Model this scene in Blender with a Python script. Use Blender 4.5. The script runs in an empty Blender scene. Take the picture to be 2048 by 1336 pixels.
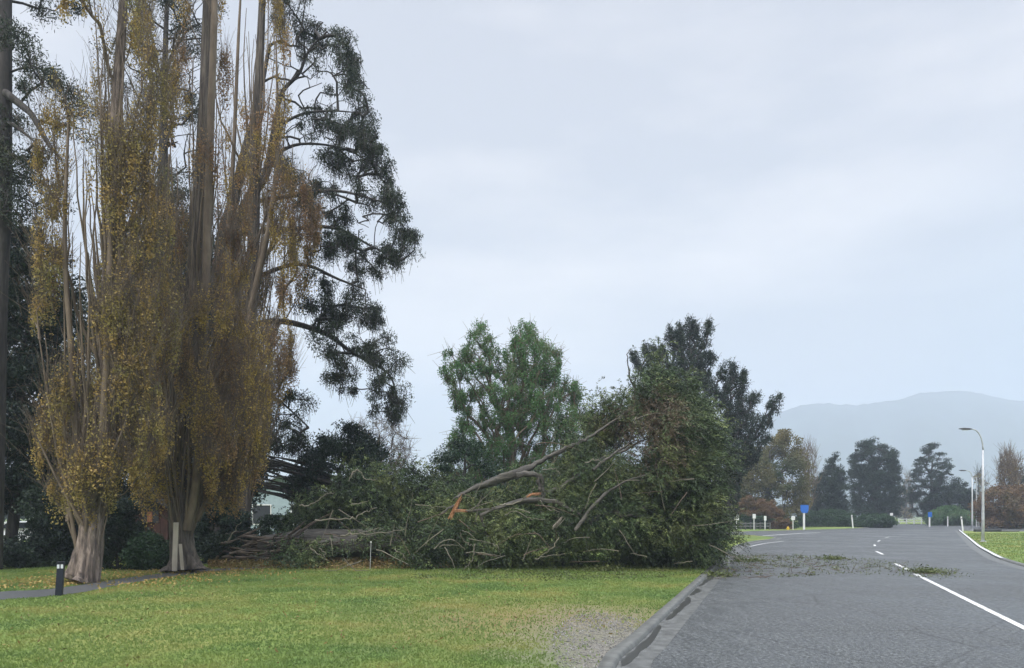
import bpy, math, random
import numpy as np
from mathutils import Vector, noise as mn

# ------------------------------------------------------------------ camera
F = 1500.0; HZ = 1030.0; CH = 1.9; CX = 1024.0      # focal length in photo pixels, horizon row, eye height
scene = bpy.context.scene
COL = scene.collection
cam_data = bpy.data.cameras.new("camera")
cam = bpy.data.objects.new("camera", cam_data); COL.objects.link(cam)
cam.location = (0, 0, CH); cam.rotation_euler = (math.radians(90), 0, 0)
cam_data.sensor_width = 36.0; cam_data.lens = 36.0 * F / 2048.0
cam_data.shift_y = (HZ - 668.0) / 2048.0
cam_data.clip_start = 0.1; cam_data.clip_end = 6000
scene.camera = cam

# ------------------------------------------------------------------ world, sun, exposure
SUN_EL, SUN_AZ = 48, 200        # degrees; azimuth clockwise from +Y
world = bpy.data.worlds.new("World"); scene.world = world; world.use_nodes = True
nt = world.node_tree; nt.nodes.clear()
wo = nt.nodes.new("ShaderNodeOutputWorld"); wb = nt.nodes.new("ShaderNodeBackground")
sky = nt.nodes.new("ShaderNodeTexSky"); sky.sky_type = 'NISHITA'; sky.sun_disc = False
sky.sun_elevation = math.radians(SUN_EL); sky.sun_rotation = math.radians(SUN_AZ)
sky.air_density = 1.5; sky.dust_density = 3.0
tc = nt.nodes.new("ShaderNodeTexCoord")
sepx = nt.nodes.new("ShaderNodeSeparateXYZ"); nt.links.new(tc.outputs['Generated'], sepx.inputs[0])
# overcast brightness grows towards the zenith
zr = nt.nodes.new("ShaderNodeMapRange"); zr.inputs['From Min'].default_value = 0.6; zr.inputs['From Max'].default_value = 1.0
zr.inputs['To Min'].default_value = 1.0; zr.inputs['To Max'].default_value = 6.0
nt.links.new(sepx.outputs['Z'], zr.inputs['Value'])
mp = nt.nodes.new("ShaderNodeMapping"); mp.inputs['Scale'].default_value = (1.0, 1.0, 3.2); mp.inputs['Location'].default_value = (0.3, 2.1, 0.4)
nt.links.new(tc.outputs['Generated'], mp.inputs[0])
ns = nt.nodes.new("ShaderNodeTexNoise"); ns.inputs['Scale'].default_value = 1.9; ns.inputs['Detail'].default_value = 6; ns.inputs['Roughness'].default_value = 0.5
nt.links.new(mp.outputs[0], ns.inputs['Vector'])
cr = nt.nodes.new("ShaderNodeValToRGB")
cr.color_ramp.elements[0].position = 0.42; cr.color_ramp.elements[0].color = (4.0, 4.1, 4.5, 1)
cr.color_ramp.elements[1].position = 0.6; cr.color_ramp.elements[1].color = (5.7, 5.55, 5.65, 1)
nt.links.new(ns.outputs['Fac'], cr.inputs[0])
bl = nt.nodes.new("ShaderNodeMath"); bl.operation = 'MULTIPLY_ADD'; nt.links.new(sepx.outputs['Z'], bl.inputs[0]); bl.inputs[1].default_value = -1.1; nt.links.new(sepx.outputs['X'], bl.inputs[2])
bn = nt.nodes.new("ShaderNodeMath"); bn.operation = 'MULTIPLY_ADD'; nt.links.new(ns.outputs['Fac'], bn.inputs[0]); bn.inputs[1].default_value = 0.9; nt.links.new(bl.outputs[0], bn.inputs[2])
br_ = nt.nodes.new("ShaderNodeMapRange"); br_.interpolation_type = 'SMOOTHSTEP'; br_.inputs['From Min'].default_value = 0.45; br_.inputs['From Max'].default_value = 1.05; br_.inputs['To Max'].default_value = 0.9; nt.links.new(bn.outputs[0], br_.inputs['Value'])
bm = nt.nodes.new("ShaderNodeMix"); bm.data_type = 'RGBA'; bm.inputs['B'].default_value = (2.5, 3.2, 4.1, 1); nt.links.new(br_.outputs[0], bm.inputs['Factor']); nt.links.new(cr.outputs[0], bm.inputs['A'])
mx = nt.nodes.new("ShaderNodeMix"); mx.data_type = 'RGBA'; mx.inputs['Factor'].default_value = 0.95
nt.links.new(sky.outputs[0], mx.inputs['A']); nt.links.new(bm.outputs['Result'], mx.inputs['B'])
mul = nt.nodes.new("ShaderNodeVectorMath"); mul.operation = 'SCALE'
nt.links.new(mx.outputs['Result'], mul.inputs[0]); nt.links.new(zr.outputs[0], mul.inputs['Scale'])
nt.links.new(mul.outputs[0], wb.inputs['Color']); wb.inputs['Strength'].default_value = 0.1
nt.links.new(wb.outputs[0], wo.inputs[0])

sd = bpy.data.lights.new("sun", 'SUN'); sd.energy = 1.5; sd.angle = math.radians(25); sd.color = (1, 0.97, 0.92)
sun = bpy.data.objects.new("sun", sd); COL.objects.link(sun)
az = math.radians(SUN_AZ); el = math.radians(SUN_EL)
sdir = Vector((math.sin(az) * math.cos(el), math.cos(az) * math.cos(el), math.sin(el)))
sun.rotation_euler = sdir.to_track_quat('Z', 'Y').to_euler(); sun.location = (0, -20, 60)

scene.view_settings.view_transform = 'Standard'; scene.view_settings.look = 'None'
scene.view_settings.gamma = 1.0; scene.view_settings.exposure = 0.75
scene.render.engine = 'CYCLES'
cy = scene.cycles
cy.use_denoising = True; cy.max_bounces = 6; cy.diffuse_bounces = 3; cy.glossy_bounces = 2
cy.transmission_bounces = 2; cy.transparent_max_bounces = 4; cy.volume_bounces = 1

# ------------------------------------------------------------------ helpers
def P(px, py, d):                   # photo pixel + distance -> metres
    return np.array([(px - CX) / F * d, d, CH - (py - HZ) / F * d])
def G(px, py, z=0.0):               # point of the ground plane at height z seen at a photo pixel
    return P(px, py, F * (CH - z) / (py - HZ))

def mesh_obj(name, verts, faces, mat, parent=None, smooth=False, tint=None):
    """verts (N,3) array; faces list of tuples or (M,k) array"""
    me = bpy.data.meshes.new(name)
    verts = np.asarray(verts, dtype=np.float32)
    if isinstance(faces, np.ndarray):
        m, k = faces.shape
        me.vertices.add(len(verts)); me.vertices.foreach_set('co', verts.ravel())
        me.loops.add(m * k); me.loops.foreach_set('vertex_index', faces.astype(np.int32).ravel())
        me.polygons.add(m); me.polygons.foreach_set('loop_start', np.arange(0, m * k, k, dtype=np.int32))
        me.polygons.foreach_set('loop_total', np.full(m, k, dtype=np.int32))
        me.update(calc_edges=True); me.validate()
    else:
        me.from_pydata([tuple(map(float, v)) for v in verts], [], [tuple(map(int, f)) for f in faces]); me.update()
    if smooth: me.polygons.foreach_set('use_smooth', np.ones(len(me.polygons), dtype=bool))
    if tint is not None:
        a = me.attributes.new('tint', 'FLOAT', 'FACE'); a.data.foreach_set('value', np.asarray(tint, dtype=np.float32))
    me.materials.append(mat)
    o = bpy.data.objects.new(name, me); COL.objects.link(o)
    if parent is not None:
        o.parent = parent; o.location = (0, 0, 0) if parent.type == 'MESH' else [-float(c) for c in parent.location]
    return o
def tag(o, label=None, cat=None, group=None, kind=None):
    if label: o['label'] = label
    if cat: o['category'] = cat
    if group: o['group'] = group
    if kind: o['kind'] = kind
    return o
def thing(name, label, cat, loc=(0, 0, 0), group=None):
    o = bpy.data.objects.new(name, None); COL.objects.link(o); o.location = [float(v) for v in loc]
    o.empty_display_size = 0.3
    return tag(o, label, cat, group)

class MB:                           # small mesh collector for hard objects
    def __init__(s): s.v = []; s.f = []
    def add(s, vs, fs):
        b = len(s.v); s.v += [tuple(map(float, v)) for v in vs]; s.f += [tuple(b + i for i in f) for f in fs]
    def box(s, c, size, rz=0.0, tilt=(0, 0), taper=1.0):
        sx, sy, sz = [q / 2 for q in size]; vs = []
        for z in (-1, 1):
            k = taper if z > 0 else 1
            for x, y in ((-1, -1), (1, -1), (1, 1), (-1, 1)):
                X, Y, Z = x * sx * k, y * sy * k, z * sz
                X += tilt[0] * (Z + sz); Y += tilt[1] * (Z + sz)
                vs.append((c[0] + X * math.cos(rz) - Y * math.sin(rz), c[1] + X * math.sin(rz) + Y * math.cos(rz), c[2] + Z))
        s.add(vs, [(0, 3, 2, 1), (4, 5, 6, 7), (0, 1, 5, 4), (1, 2, 6, 5), (2, 3, 7, 6), (3, 0, 4, 7)])
    def tube(s, pts, rad, n=10, cap=True):
        v, f = tube_arr(np.array(pts, float), np.broadcast_to(np.array(rad, float), (len(pts),)), n)
        b = len(s.v); s.v += [tuple(map(float, q)) for q in v]; s.f += [tuple(int(b + i) for i in q) for q in f]
        if cap:
            s.f.append(tuple(b + i for i in range(n))[::-1]); s.f.append(tuple(b + (len(pts) - 1) * n + i for i in range(n)))
    def obj(s, name, mat, parent=None, smooth=False, bevel=0):
        o = mesh_obj(name, s.v, s.f, mat, parent, smooth)
        if bevel:
            m = o.modifiers.new('bevel', 'BEVEL'); m.width = bevel; m.segments = 2; m.limit_method = 'ANGLE'
        return o

def tube_arr(p, r, n, flute=None):
    m = len(p)
    t = np.gradient(p, axis=0) if m > 1 else np.array([[0, 0, 1.]])
    t /= np.linalg.norm(t, axis=1, keepdims=True) + 1e-9
    up = np.array([0.31, 0.95, 0.05]) if abs(t[:, 1]).mean() < 0.8 else np.array([1., 0.1, 0.1])
    a = np.cross(t, up); a /= np.linalg.norm(a, axis=1, keepdims=True) + 1e-9
    b = np.cross(t, a)
    th = np.linspace(0, 2 * math.pi, n, endpoint=False)
    rr = np.repeat(r[:, None], n, 1)
    if flute is not None: rr = rr * flute(th[None, :], np.arange(m)[:, None])
    v = p[:, None, :] + rr[:, :, None] * (np.cos(th)[None, :, None] * a[:, None, :] + np.sin(th)[None, :, None] * b[:, None, :])
    i = np.arange(m - 1)[:, None] * n; j = np.arange(n)[None, :]; k = (j + 1) % n
    f = np.stack([i + j, i + k, i + n + k, i + n + j], -1).reshape(-1, 4)
    return v.reshape(-1, 3), f
class Tubes:
    def __init__(s): s.v = []; s.f = []; s.n = 0
    def add(s, p, r, n=6, flute=None):
        p = np.asarray(p, float); r = np.broadcast_to(np.asarray(r, float), (len(p),)).copy()
        v, f = tube_arr(p, r, n, flute); s.v.append(v); s.f.append(f + s.n); s.n += len(v)
    def sticks(s, a, b, r0, r1):    # vectorised three-sided twigs
        a = np.asarray(a); b = np.asarray(b); d = b - a; L = np.linalg.norm(d, axis=1, keepdims=True) + 1e-6; d = d / L
        u = np.cross(d, np.array([0.2, 0.9, 0.35])); u /= np.linalg.norm(u, axis=1, keepdims=True) + 1e-6; w = np.cross(d, u)
        vs = []
        for base, r in ((a, r0), (b, r1)):
            r = np.broadcast_to(np.asarray(r, float), (len(a),))[:, None]
            for k in range(3):
                t = 2 * math.pi * k / 3; vs.append(base + r * (math.cos(t) * u + math.sin(t) * w))
        v = np.stack(vs, 1).reshape(-1, 3); m = len(a); o = np.arange(m)[:, None] * 6
        f = np.concatenate([o + np.array([[k, (k + 1) % 3, 3 + (k + 1) % 3, 3 + k]]) for k in range(3)], 0)
        s.v.append(v); s.f.append(f + s.n); s.n += len(v)
    def obj(s, name, mat, parent=None, smooth=True):
        return mesh_obj(name, np.concatenate(s.v), np.concatenate(s.f), mat, parent, smooth)

def nrm(v): return v / (np.linalg.norm(v, axis=-1, keepdims=True) + 1e-9)
def leaves(name, c, size, mat, parent, rng, aspect=0.5, dirs=None, dirmix=0.0, tint=None):
    """one rhombic leaf blade per row of c"""
    n = len(c); d = nrm(rng.normal(size=(n, 3)))
    if dirs is not None: d = nrm(d * (1 - dirmix) + dirs * dirmix)
    s = nrm(np.cross(d, rng.normal(size=(n, 3))))
    L = (size * rng.uniform(0.6, 1.4, n))[:, None]; W = L * aspect
    v = np.stack([c - d * L / 2, c + s * W / 2, c + d * L / 2, c - s * W / 2], 1).reshape(-1, 3)
    f = np.arange(4 * n).reshape(n, 4)
    if tint is None: tint = rng.random(n)
    return mesh_obj(name, v, f, mat, parent, False, tint)

def catmull(pts, k=8):
    p = np.array(pts, float); q = np.vstack([2 * p[0] - p[1], p, 2 * p[-1] - p[-2]]); out = []
    for i in range(1, len(q) - 2):
        for t in np.linspace(0, 1, k, endpoint=False):
            out.append(0.5 * (2 * q[i] + (q[i + 1] - q[i - 1]) * t + (2 * q[i - 1] - 5 * q[i] + 4 * q[i + 1] - q[i + 2]) * t * t + (3 * q[i] - q[i - 1] - 3 * q[i + 1] + q[i + 2]) * t ** 3))
    out.append(p[-1]); return np.array(out)

# ------------------------------------------------------------------ materials
def mat_base(name):
    m = bpy.data.materials.new(name); m.use_nodes = True; t = m.node_tree; t.nodes.clear()
    o = t.nodes.new("ShaderNodeOutputMaterial"); b = t.nodes.new("ShaderNodeBsdfPrincipled"); t.links.new(b.outputs[0], o.inputs[0])
    return m, t, b, o
def N(t, kind, **kw):
    n = t.nodes.new(kind)
    for k, v in kw.items():
        if k in n.inputs.keys(): n.inputs[k].default_value = v
        else: setattr(n, k, v)
    return n
def coords(t, scale=(1, 1, 1), obj=True):
    c = t.nodes.new("ShaderNodeNewGeometry"); m = t.nodes.new("ShaderNodeMapping"); m.inputs['Scale'].default_value = scale
    t.links.new(c.outputs['Position'], m.inputs[0]); return m.outputs[0]
def ramp(t, fac, stops):
    r = t.nodes.new("ShaderNodeValToRGB"); e = r.color_ramp.elements
    while len(e) < len(stops): e.new(0.5)
    for i, (p, c) in enumerate(stops): e[i].position = p; e[i].color = (*c, 1) if len(c) == 3 else c
    t.links.new(fac, r.inputs[0]); return r.outputs[0]
def mixc(t, f, a, b, mode='MIX'):
    m = t.nodes.new("ShaderNodeMix"); m.data_type = 'RGBA'; m.blend_type = mode
    for k, v in (('Factor', f), ('A', a), ('B', b)):
        if hasattr(v, 'links'): t.links.new(v, m.inputs[k])
        else: m.inputs[k].default_value = v if k == 'Factor' else (*v, 1)
    return m.outputs['Result']
def noise(t, vec, scale, detail=4, rough=0.55, dist=0.0):
    n = N(t, "ShaderNodeTexNoise", Scale=scale, Detail=detail, Roughness=rough, Distortion=dist); t.links.new(vec, n.inputs['Vector']); return n.outputs['Fac']
def bump(t, b, h, strength=0.3, dist=0.02):
    n = N(t, "ShaderNodeBump", Strength=strength, Distance=dist); t.links.new(h, n.inputs['Height']); t.links.new(n.outputs[0], b.inputs['Normal'])

def leaf_mat(name, cols, clump=0.8, trans=0.25, rough=0.55, var=0.35):
    """cols: colours from clump noise; each leaf varies round them"""
    m, t, b, o = mat_base(name)
    v = coords(t); n1 = noise(t, v, clump, 3, 0.6)
    k = len(cols); base = ramp(t, n1, [(0.32 + 0.36 * i / max(1, k - 1), c) for i, c in enumerate(cols)])
    at = N(t, "ShaderNodeAttribute", attribute_name='tint')
    mr = N(t, "ShaderNodeMapRange"); mr.inputs['To Min'].default_value = 1 - var; mr.inputs['To Max'].default_value = 1 + var
    t.links.new(at.outputs['Fac'], mr.inputs['Value'])
    sc = N(t, "ShaderNodeVectorMath", operation='SCALE'); t.links.new(base, sc.inputs[0]); t.links.new(mr.outputs[0], sc.inputs['Scale'])
    t.links.new(sc.outputs[0], b.inputs['Base Color']); b.inputs['Roughness'].default_value = rough
    b.inputs['Specular IOR Level'].default_value = 0.3
    if trans:
        tr = t.nodes.new("ShaderNodeBsdfTranslucent"); t.links.new(sc.outputs[0], tr.inputs[0])
        ms = t.nodes.new("ShaderNodeMixShader"); ms.inputs[0].default_value = trans
        t.links.new(b.outputs[0], ms.inputs[1]); t.links.new(tr.outputs[0], ms.inputs[2]); t.links.new(ms.outputs[0], o.inputs[0])
    return m
def bark_mat(name, cols, scale=6.0, stretch=0.12, bstr=0.6, rough=0.85, axis=2):
    m, t, b, o = mat_base(name)
    s = [1, 1, 1]; s[axis] = stretch
    v = coords(t, tuple(s)); n1 = noise(t, v, scale, 6, 0.65, 0.4); k = len(cols)
    v2 = coords(t); n2 = noise(t, v2, 1.3, 3)
    c = ramp(t, n1, [(0.3 + 0.4 * i / max(1, k - 1), q) for i, q in enumerate(cols)])
    c = mixc(t, 0.5, c, ramp(t, n2, [(0.35, (0.45,) * 3), (0.65, (1.0,) * 3)]), 'MULTIPLY')
    t.links.new(c, b.inputs['Base Color']); b.inputs['Roughness'].default_value = rough
    bump(t, b, n1, bstr, 0.03); return m
def plain_mat(name, col, rough=0.6, nscale=8, amt=0.25, metal=0.0, bstr=0.1):
    m, t, b, o = mat_base(name); v = coords(t); n1 = noise(t, v, nscale, 5)
    c = ramp(t, n1, [(0.3, tuple(q * (1 - amt) for q in col)), (0.7, tuple(min(1, q * (1 + amt)) for q in col))])
    t.links.new(c, b.inputs['Base Color']); b.inputs['Roughness'].default_value = rough; b.inputs['Metallic'].default_value = metal
    if bstr: bump(t, b, n1, bstr, 0.01)
    return m

def grass_ground():
    m, t, b, o = mat_base("lawn_grass"); v = coords(t)
    big = noise(t, v, 0.22, 4, 0.6); mid = noise(t, v, 1.7, 5, 0.65); fine = noise(t, coords(t, (1, 0.6, 1)), 38, 6, 0.75)
    c = ramp(t, big, [(0.36, (0.10, 0.165, 0.05)), (0.5, (0.165, 0.22, 0.06)), (0.64, (0.25, 0.245, 0.085))])
    c = mixc(t, ramp(t, mid, [(0.35, (0,) * 3), (0.75, (0.7,) * 3)]), c, (0.09, 0.16, 0.03))
    c = mixc(t, 0.75, c, ramp(t, fine, [(0.3, (0.45, 0.5, 0.4)), (0.72, (1.45, 1.4, 1.3))]), 'MULTIPLY')
    # worn brown patch by the kerb near the camera, and thin wear here and there
    sp = N(t, "ShaderNodeSeparateXYZ"); t.links.new(v, sp.inputs[0])
    def blob(cx, cy, rx, ry, soft):
        q = N(t, "ShaderNodeMapping"); q.inputs['Location'].default_value = (-cx / rx, -cy / ry, 0); q.inputs['Scale'].default_value = (1 / rx, 1 / ry, 0)
        t.links.new(v, q.inputs[0]); ln = N(t, "ShaderNodeVectorMath", operation='LENGTH'); t.links.new(q.outputs[0], ln.inputs[0])
        ad = N(t, "ShaderNodeMath", operation='MULTIPLY_ADD'); t.links.new(mid, ad.inputs[0]); ad.inputs[1].default_value = 1.6; ad.inputs[2].default_value = -0.8
        s2 = N(t, "ShaderNodeMath", operation='ADD'); t.links.new(ln.outputs['Value'], s2.inputs[0]); t.links.new(ad.outputs[0], s2.inputs[1])
        r = N(t, "ShaderNodeMapRange"); r.inputs['From Min'].default_value = 1.0 + soft; r.inputs['From Max'].default_value = 1.0 - soft
        r.clamp = True; t.links.new(s2.outputs[0], r.inputs['Value']); return r.outputs[0]
    dirt = ramp(t, fine, [(0.35, (0.10, 0.095, 0.08)), (0.65, (0.26, 0.25, 0.22))])
    c = mixc(t, blob(0.9, 13.2, 2.6, 2.3, 0.9), c, mixc(t, 0.75, c, (0.22, 0.15, 0.075)))
    c = mixc(t, blob(1.55, 9.6, 1.15, 3.9, 0.7), c, dirt)
    t.links.new(c, b.inputs['Base Color']); b.inputs['Roughness'].default_value = 0.8; b.inputs['Specular IOR Level'].default_value = 0.2
    bump(t, b, fine, 0.8, 0.03); return m
def asphalt():
    m, t, b, o = mat_base("wet_asphalt"); v = coords(t)
    big = noise(t, v, 0.25, 4, 0.6); mid = noise(t, coords(t, (2.5, 0.7, 1)), 1.3, 5, 0.65); agg = noise(t, v, 17, 6, 0.9)
    vor = N(t, "ShaderNodeTexVoronoi", Scale=45.0); t.links.new(v, vor.inputs['Vector'])
    c = ramp(t, agg, [(0.37, (0.012, 0.014, 0.015)), (0.5, (0.044, 0.05, 0.051)), (0.63, (0.19, 0.205, 0.208))])
    c = mixc(t, 0.6, c, ramp(t, mid, [(0.3, (0.6,) * 3), (0.7, (1.35,) * 3)]), 'MULTIPLY')
    c = mixc(t, ramp(t, noise(t, coords(t, (1.0, 0.35, 1)), 0.9, 2), [(0.68, (0,) * 3), (0.72, (0.6,) * 3)]), c, (0.045, 0.047, 0.05))
    wv = mixc(t, 0.12, v, N(t, "ShaderNodeTexNoise", Scale=1.2).outputs['Color'])
    ck = N(t, "ShaderNodeTexVoronoi", feature='DISTANCE_TO_EDGE', Scale=0.33); t.links.new(wv, ck.inputs['Vector'])
    c = mixc(t, ramp(t, ck.outputs['Distance'], [(0.0, (0.55,) * 3), (0.008, (0,) * 3)]), c, (0.012, 0.012, 0.012))
    t.links.new(c, b.inputs['Base Color'])
    r = ramp(t, mixc(t, 0.5, mid, big), [(0.38, (0.36,) * 3), (0.62, (0.68,) * 3)]); t.links.new(r, b.inputs['Roughness'])
    b.inputs['Specular IOR Level'].default_value = 0.42
    bump(t, b, mixc(t, 0.6, vor.outputs['Distance'], agg), 0.65, 0.018); return m

def worn_paint():
    m, t, b, o = mat_base("worn_road_paint"); v = coords(t); n1 = noise(t, v, 22, 6, 0.85); n2 = noise(t, v, 1.6, 3)
    c = mixc(t, ramp(t, mixc(t, 0.35, n1, n2), [(0.54, (0,) * 3), (0.60, (0.85,) * 3)]), (0.56, 0.57, 0.56), (0.10, 0.105, 0.105))
    t.links.new(c, b.inputs['Base Color']); b.inputs['Roughness'].default_value = 0.6; return m
M = dict(
    lawn=grass_ground(), asphalt=asphalt(),
    kerb=plain_mat("kerb_concrete", (0.10, 0.105, 0.098), 0.6, 5, 0.35), gutter=plain_mat("gutter_concrete", (0.09, 0.095, 0.092), 0.5, 5, 0.45),
    kerbpaint=plain_mat("kerb_paint", (0.62, 0.64, 0.64), 0.5, 9, 0.2),
    path=plain_mat("path_asphalt", (0.07, 0.075, 0.078), 0.5, 20, 0.3),
    paint=worn_paint(),
    water=plain_mat("puddle_water", (0.038, 0.04, 0.038), 0.32, 3, 0.2, bstr=0.02),
    pale_bark=bark_mat("pale_poplar_bark", [(0.035, 0.03, 0.026), (0.17, 0.135, 0.11), (0.38, 0.31, 0.26)], 11, 0.18, 1.0),
    brown_bark=bark_mat("brown_poplar_bark", [(0.035, 0.03, 0.028), (0.1, 0.085, 0.07), (0.2, 0.17, 0.14)], 9, 0.1, 0.9),
    twig=bark_mat("grey_twig_bark", [(0.10, 0.075, 0.053), (0.23, 0.18, 0.13)], 3, 0.3, 0.2),
    pale_twig=bark_mat("pale_bare_twig", [(0.12, 0.11, 0.085), (0.24, 0.22, 0.17)], 3, 0.3, 0.2),
    twig_brown=bark_mat("brown_twig_bark", [(0.075, 0.055, 0.04), (0.15, 0.11, 0.08)], 3, 0.3, 0.2),
    dark_bark=bark_mat("dark_bark", [(0.02, 0.02, 0.02), (0.055, 0.05, 0.048), (0.09, 0.085, 0.078)], 8, 0.12, 0.7),
    log_bark=bark_mat("fallen_log_bark", [(0.03, 0.028, 0.026), (0.075, 0.07, 0.06), (0.14, 0.13, 0.11)], 10, 0.12, 1.0, axis=0),
    split=bark_mat("fresh_split_wood", [(0.42, 0.18, 0.08), (0.72, 0.36, 0.18), (0.85, 0.55, 0.33)], 30, 0.3, 0.8),
    oldwood=bark_mat("old_split_wood", [(0.035, 0.028, 0.02), (0.09, 0.07, 0.05), (0.17, 0.13, 0.095)], 10, 0.2, 0.8, axis=0),
    stake=bark_mat("stake_timber", [(0.35, 0.31, 0.25), (0.55, 0.5, 0.42)], 12, 0.08, 0.4),
    poplar_leaf=leaf_mat("ochre_poplar_leaves", [(0.19, 0.165, 0.07), (0.34, 0.28, 0.095), (0.42, 0.29, 0.10), (0.27, 0.26, 0.10)], 0.55, 0.35),
    poplar_leaf2=leaf_mat("brown_poplar_leaves", [(0.22, 0.135, 0.08), (0.32, 0.20, 0.10), (0.42, 0.31, 0.08), (0.24, 0.17, 0.095)], 0.45, 0.35),
    gum_leaf=leaf_mat("grey_green_gum_leaves", [(0.022, 0.034, 0.022), (0.034, 0.05, 0.03), (0.05, 0.06, 0.036)], 0.7, 0.1),
    dark_leaf=leaf_mat("dark_evergreen_leaves", [(0.012, 0.024, 0.018), (0.02, 0.038, 0.026), (0.028, 0.048, 0.026)], 0.6, 0.1),
    shrub_leaf=leaf_mat("shrub_leaves", [(0.014, 0.03, 0.018), (0.022, 0.05, 0.025), (0.03, 0.07, 0.03)], 0.9, 0.12),
    cypress_leaf=leaf_mat("olive_cypress_foliage", [(0.026, 0.046, 0.026), (0.058, 0.088, 0.036), (0.15, 0.175, 0.065)], 0.8, 0.1, var=0.8),
    cypress_brown=leaf_mat("brown_dying_foliage", [(0.085, 0.07, 0.045), (0.12, 0.09, 0.06), (0.075, 0.08, 0.035)], 0.9, 0.15),
    willow_leaf=leaf_mat("bright_green_leaves", [(0.06, 0.14, 0.05), (0.10, 0.20, 0.07), (0.17, 0.25, 0.12)], 0.35, 0.4),
    yellow_leaf=leaf_mat("yellow_brown_leaves", [(0.045, 0.075, 0.03), (0.12, 0.11, 0.035), (0.16, 0.13, 0.045)], 0.12, 0.2),
    orange_leaf=leaf_mat("orange_leaves", [(0.10, 0.065, 0.03), (0.17, 0.10, 0.045), (0.10, 0.085, 0.04)], 0.3, 0.2),
    hedge_leaf=leaf_mat("hedge_leaves", [(0.02, 0.05, 0.02), (0.035, 0.08, 0.028)], 0.5, 0.1),
    stone=leaf_mat("grey_gravel", [(0.13, 0.13, 0.125), (0.24, 0.235, 0.22)], 3.0, 0.0, var=0.5),
    litter=leaf_mat("leaf_litter", [(0.12, 0.075, 0.035), (0.2, 0.14, 0.05), (0.13, 0.13, 0.04)], 1.1, 0.0),
    sprig=leaf_mat("torn_sprigs", [(0.06, 0.085, 0.03), (0.11, 0.13, 0.04)], 1.3, 0.1),
    blade=leaf_mat("grass_blades", [(0.12, 0.195, 0.06), (0.19, 0.26, 0.075), (0.30, 0.29, 0.10)], 0.45, 0.5, var=0.15),
    navy=plain_mat("navy_painted_timber", (0.012, 0.016, 0.03), 0.35, 20, 0.3), reflector=plain_mat("pale_reflector", (0.62, 0.66, 0.7), 0.25, 20, 0.08),
    galv=plain_mat("galvanised_steel", (0.5, 0.52, 0.54), 0.45, 4, 0.15, 0.3), white=plain_mat("white_paint", (0.72, 0.73, 0.73), 0.5, 6, 0.1),
    dark=plain_mat("dark_plastic", (0.03, 0.032, 0.035), 0.5, 8, 0.2), blue=plain_mat("blue_sign_sheet", (0.015, 0.13, 0.5), 0.4, 6, 0.08),
    yellow=plain_mat("yellow_paint", (0.6, 0.4, 0.03), 0.5, 6, 0.15), glass=plain_mat("dark_glass", (0.02, 0.025, 0.03), 0.08, 3, 0.1, bstr=0),
    housewall=plain_mat("pale_blue_weatherboard", (0.33, 0.42, 0.47), 0.6, 3, 0.12), roof=plain_mat("grey_roof", (0.13, 0.14, 0.15), 0.5, 3, 0.2),
    redwall=plain_mat("red_brown_timber", (0.05, 0.018, 0.013), 0.7, 5, 0.4), doorwood=plain_mat("orange_timber_door", (0.26, 0.11, 0.06), 0.6, 5, 0.2),
    hill=plain_mat("hill_bush", (0.025, 0.038, 0.04), 0.9, 0.02, 0.5, bstr=0), car_red=plain_mat("orange_machine_paint", (0.35, 0.16, 0.04), 0.4, 3, 0.1),
    rubber=plain_mat("tyre_rubber", (0.02, 0.02, 0.02), 0.8, 20, 0.2), silver=plain_mat("silver_car_paint", (0.55, 0.58, 0.6), 0.3, 3, 0.05, bstr=0),
)

# ------------------------------------------------------------------ ground, roads, kerbs
def sheet(name, pts, z, mat, grid=None):
    me_v = [(p[0], p[1], z) for p in pts]
    o = mesh_obj(name, me_v, [tuple(range(len(me_v)))], mat)
    return tag(o, kind='structure')
ZL = 0.065
EDGE_X0, EDGE_X1 = -700, 1100
sheet("ground", [(-900, -60), (1300, -60), (2000, 2250), (-900, 2250)], -0.06, M['lawn'])
sheet("road", [(-60, -40), (260, -40), (260, 150), (-60, 150)], 0.0, M['asphalt'])

def line_xy(pix, z=0.0, k=6, pre=None, post=None):
    pts = [G(a, b, z)[:2] for a, b in pix]
    if pre is not None: pts = pre + pts
    if post is not None: pts = pts + post
    return catmull(pts, k)
def offset(line, d):                # positive = to the left of travel
    t = np.gradient(line, axis=0); t /= np.linalg.norm(t, axis=1, keepdims=True); return line + d * np.stack([-t[:, 1], t[:, 0]], 1)
def ribbon(name, a, b, z, mat, kind='structure', z2=None):
    n = len(a); z2 = z if z2 is None else z2
    v = np.vstack([np.c_[a, np.full(n, z)], np.c_[b, np.full(n, z2)]])
    f = np.array([[i, i + 1, n + i + 1, n + i] for i in range(n - 1)])
    # face up
    e1 = v[f[0, 1]] - v[f[0, 0]]; e2 = v[f[0, 3]] - v[f[0, 0]]
    if np.cross(e1, e2)[2] < 0: f = f[:, ::-1].copy()
    o = mesh_obj(name, v, f, mat)
    if kind: o['kind'] = kind
    return o
def kerb(name, line, side, mat, h=0.075, w=0.19, gutter=0.42):
    """line = road-side foot of the kerb; side=+1 when the lawn lies left of travel"""
    prof = [(0, 0.002), (0.02, h * 0.8), (0.05, h), (w, h), (w, -0.05)]
    rows = [np.c_[offset(line, side * u), np.full(len(line), z)] for u, z in prof]
    n = len(line); v = np.vstack(rows); f = []
    for k in range(len(prof) - 1):
        for i in range(n - 1):
            q = (k * n + i, k * n + i + 1, (k + 1) * n + i + 1, (k + 1) * n + i); f.append(q if side < 0 else q[::-1])
    tag(mesh_obj(name, v, np.array(f)[:, ::-1].copy(), mat), kind='structure')
    if gutter: ribbon(name.replace('kerb', 'gutter'), offset(line, -side * 0.001), offset(line, -side * gutter), 0.004, M['gutter'])

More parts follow.
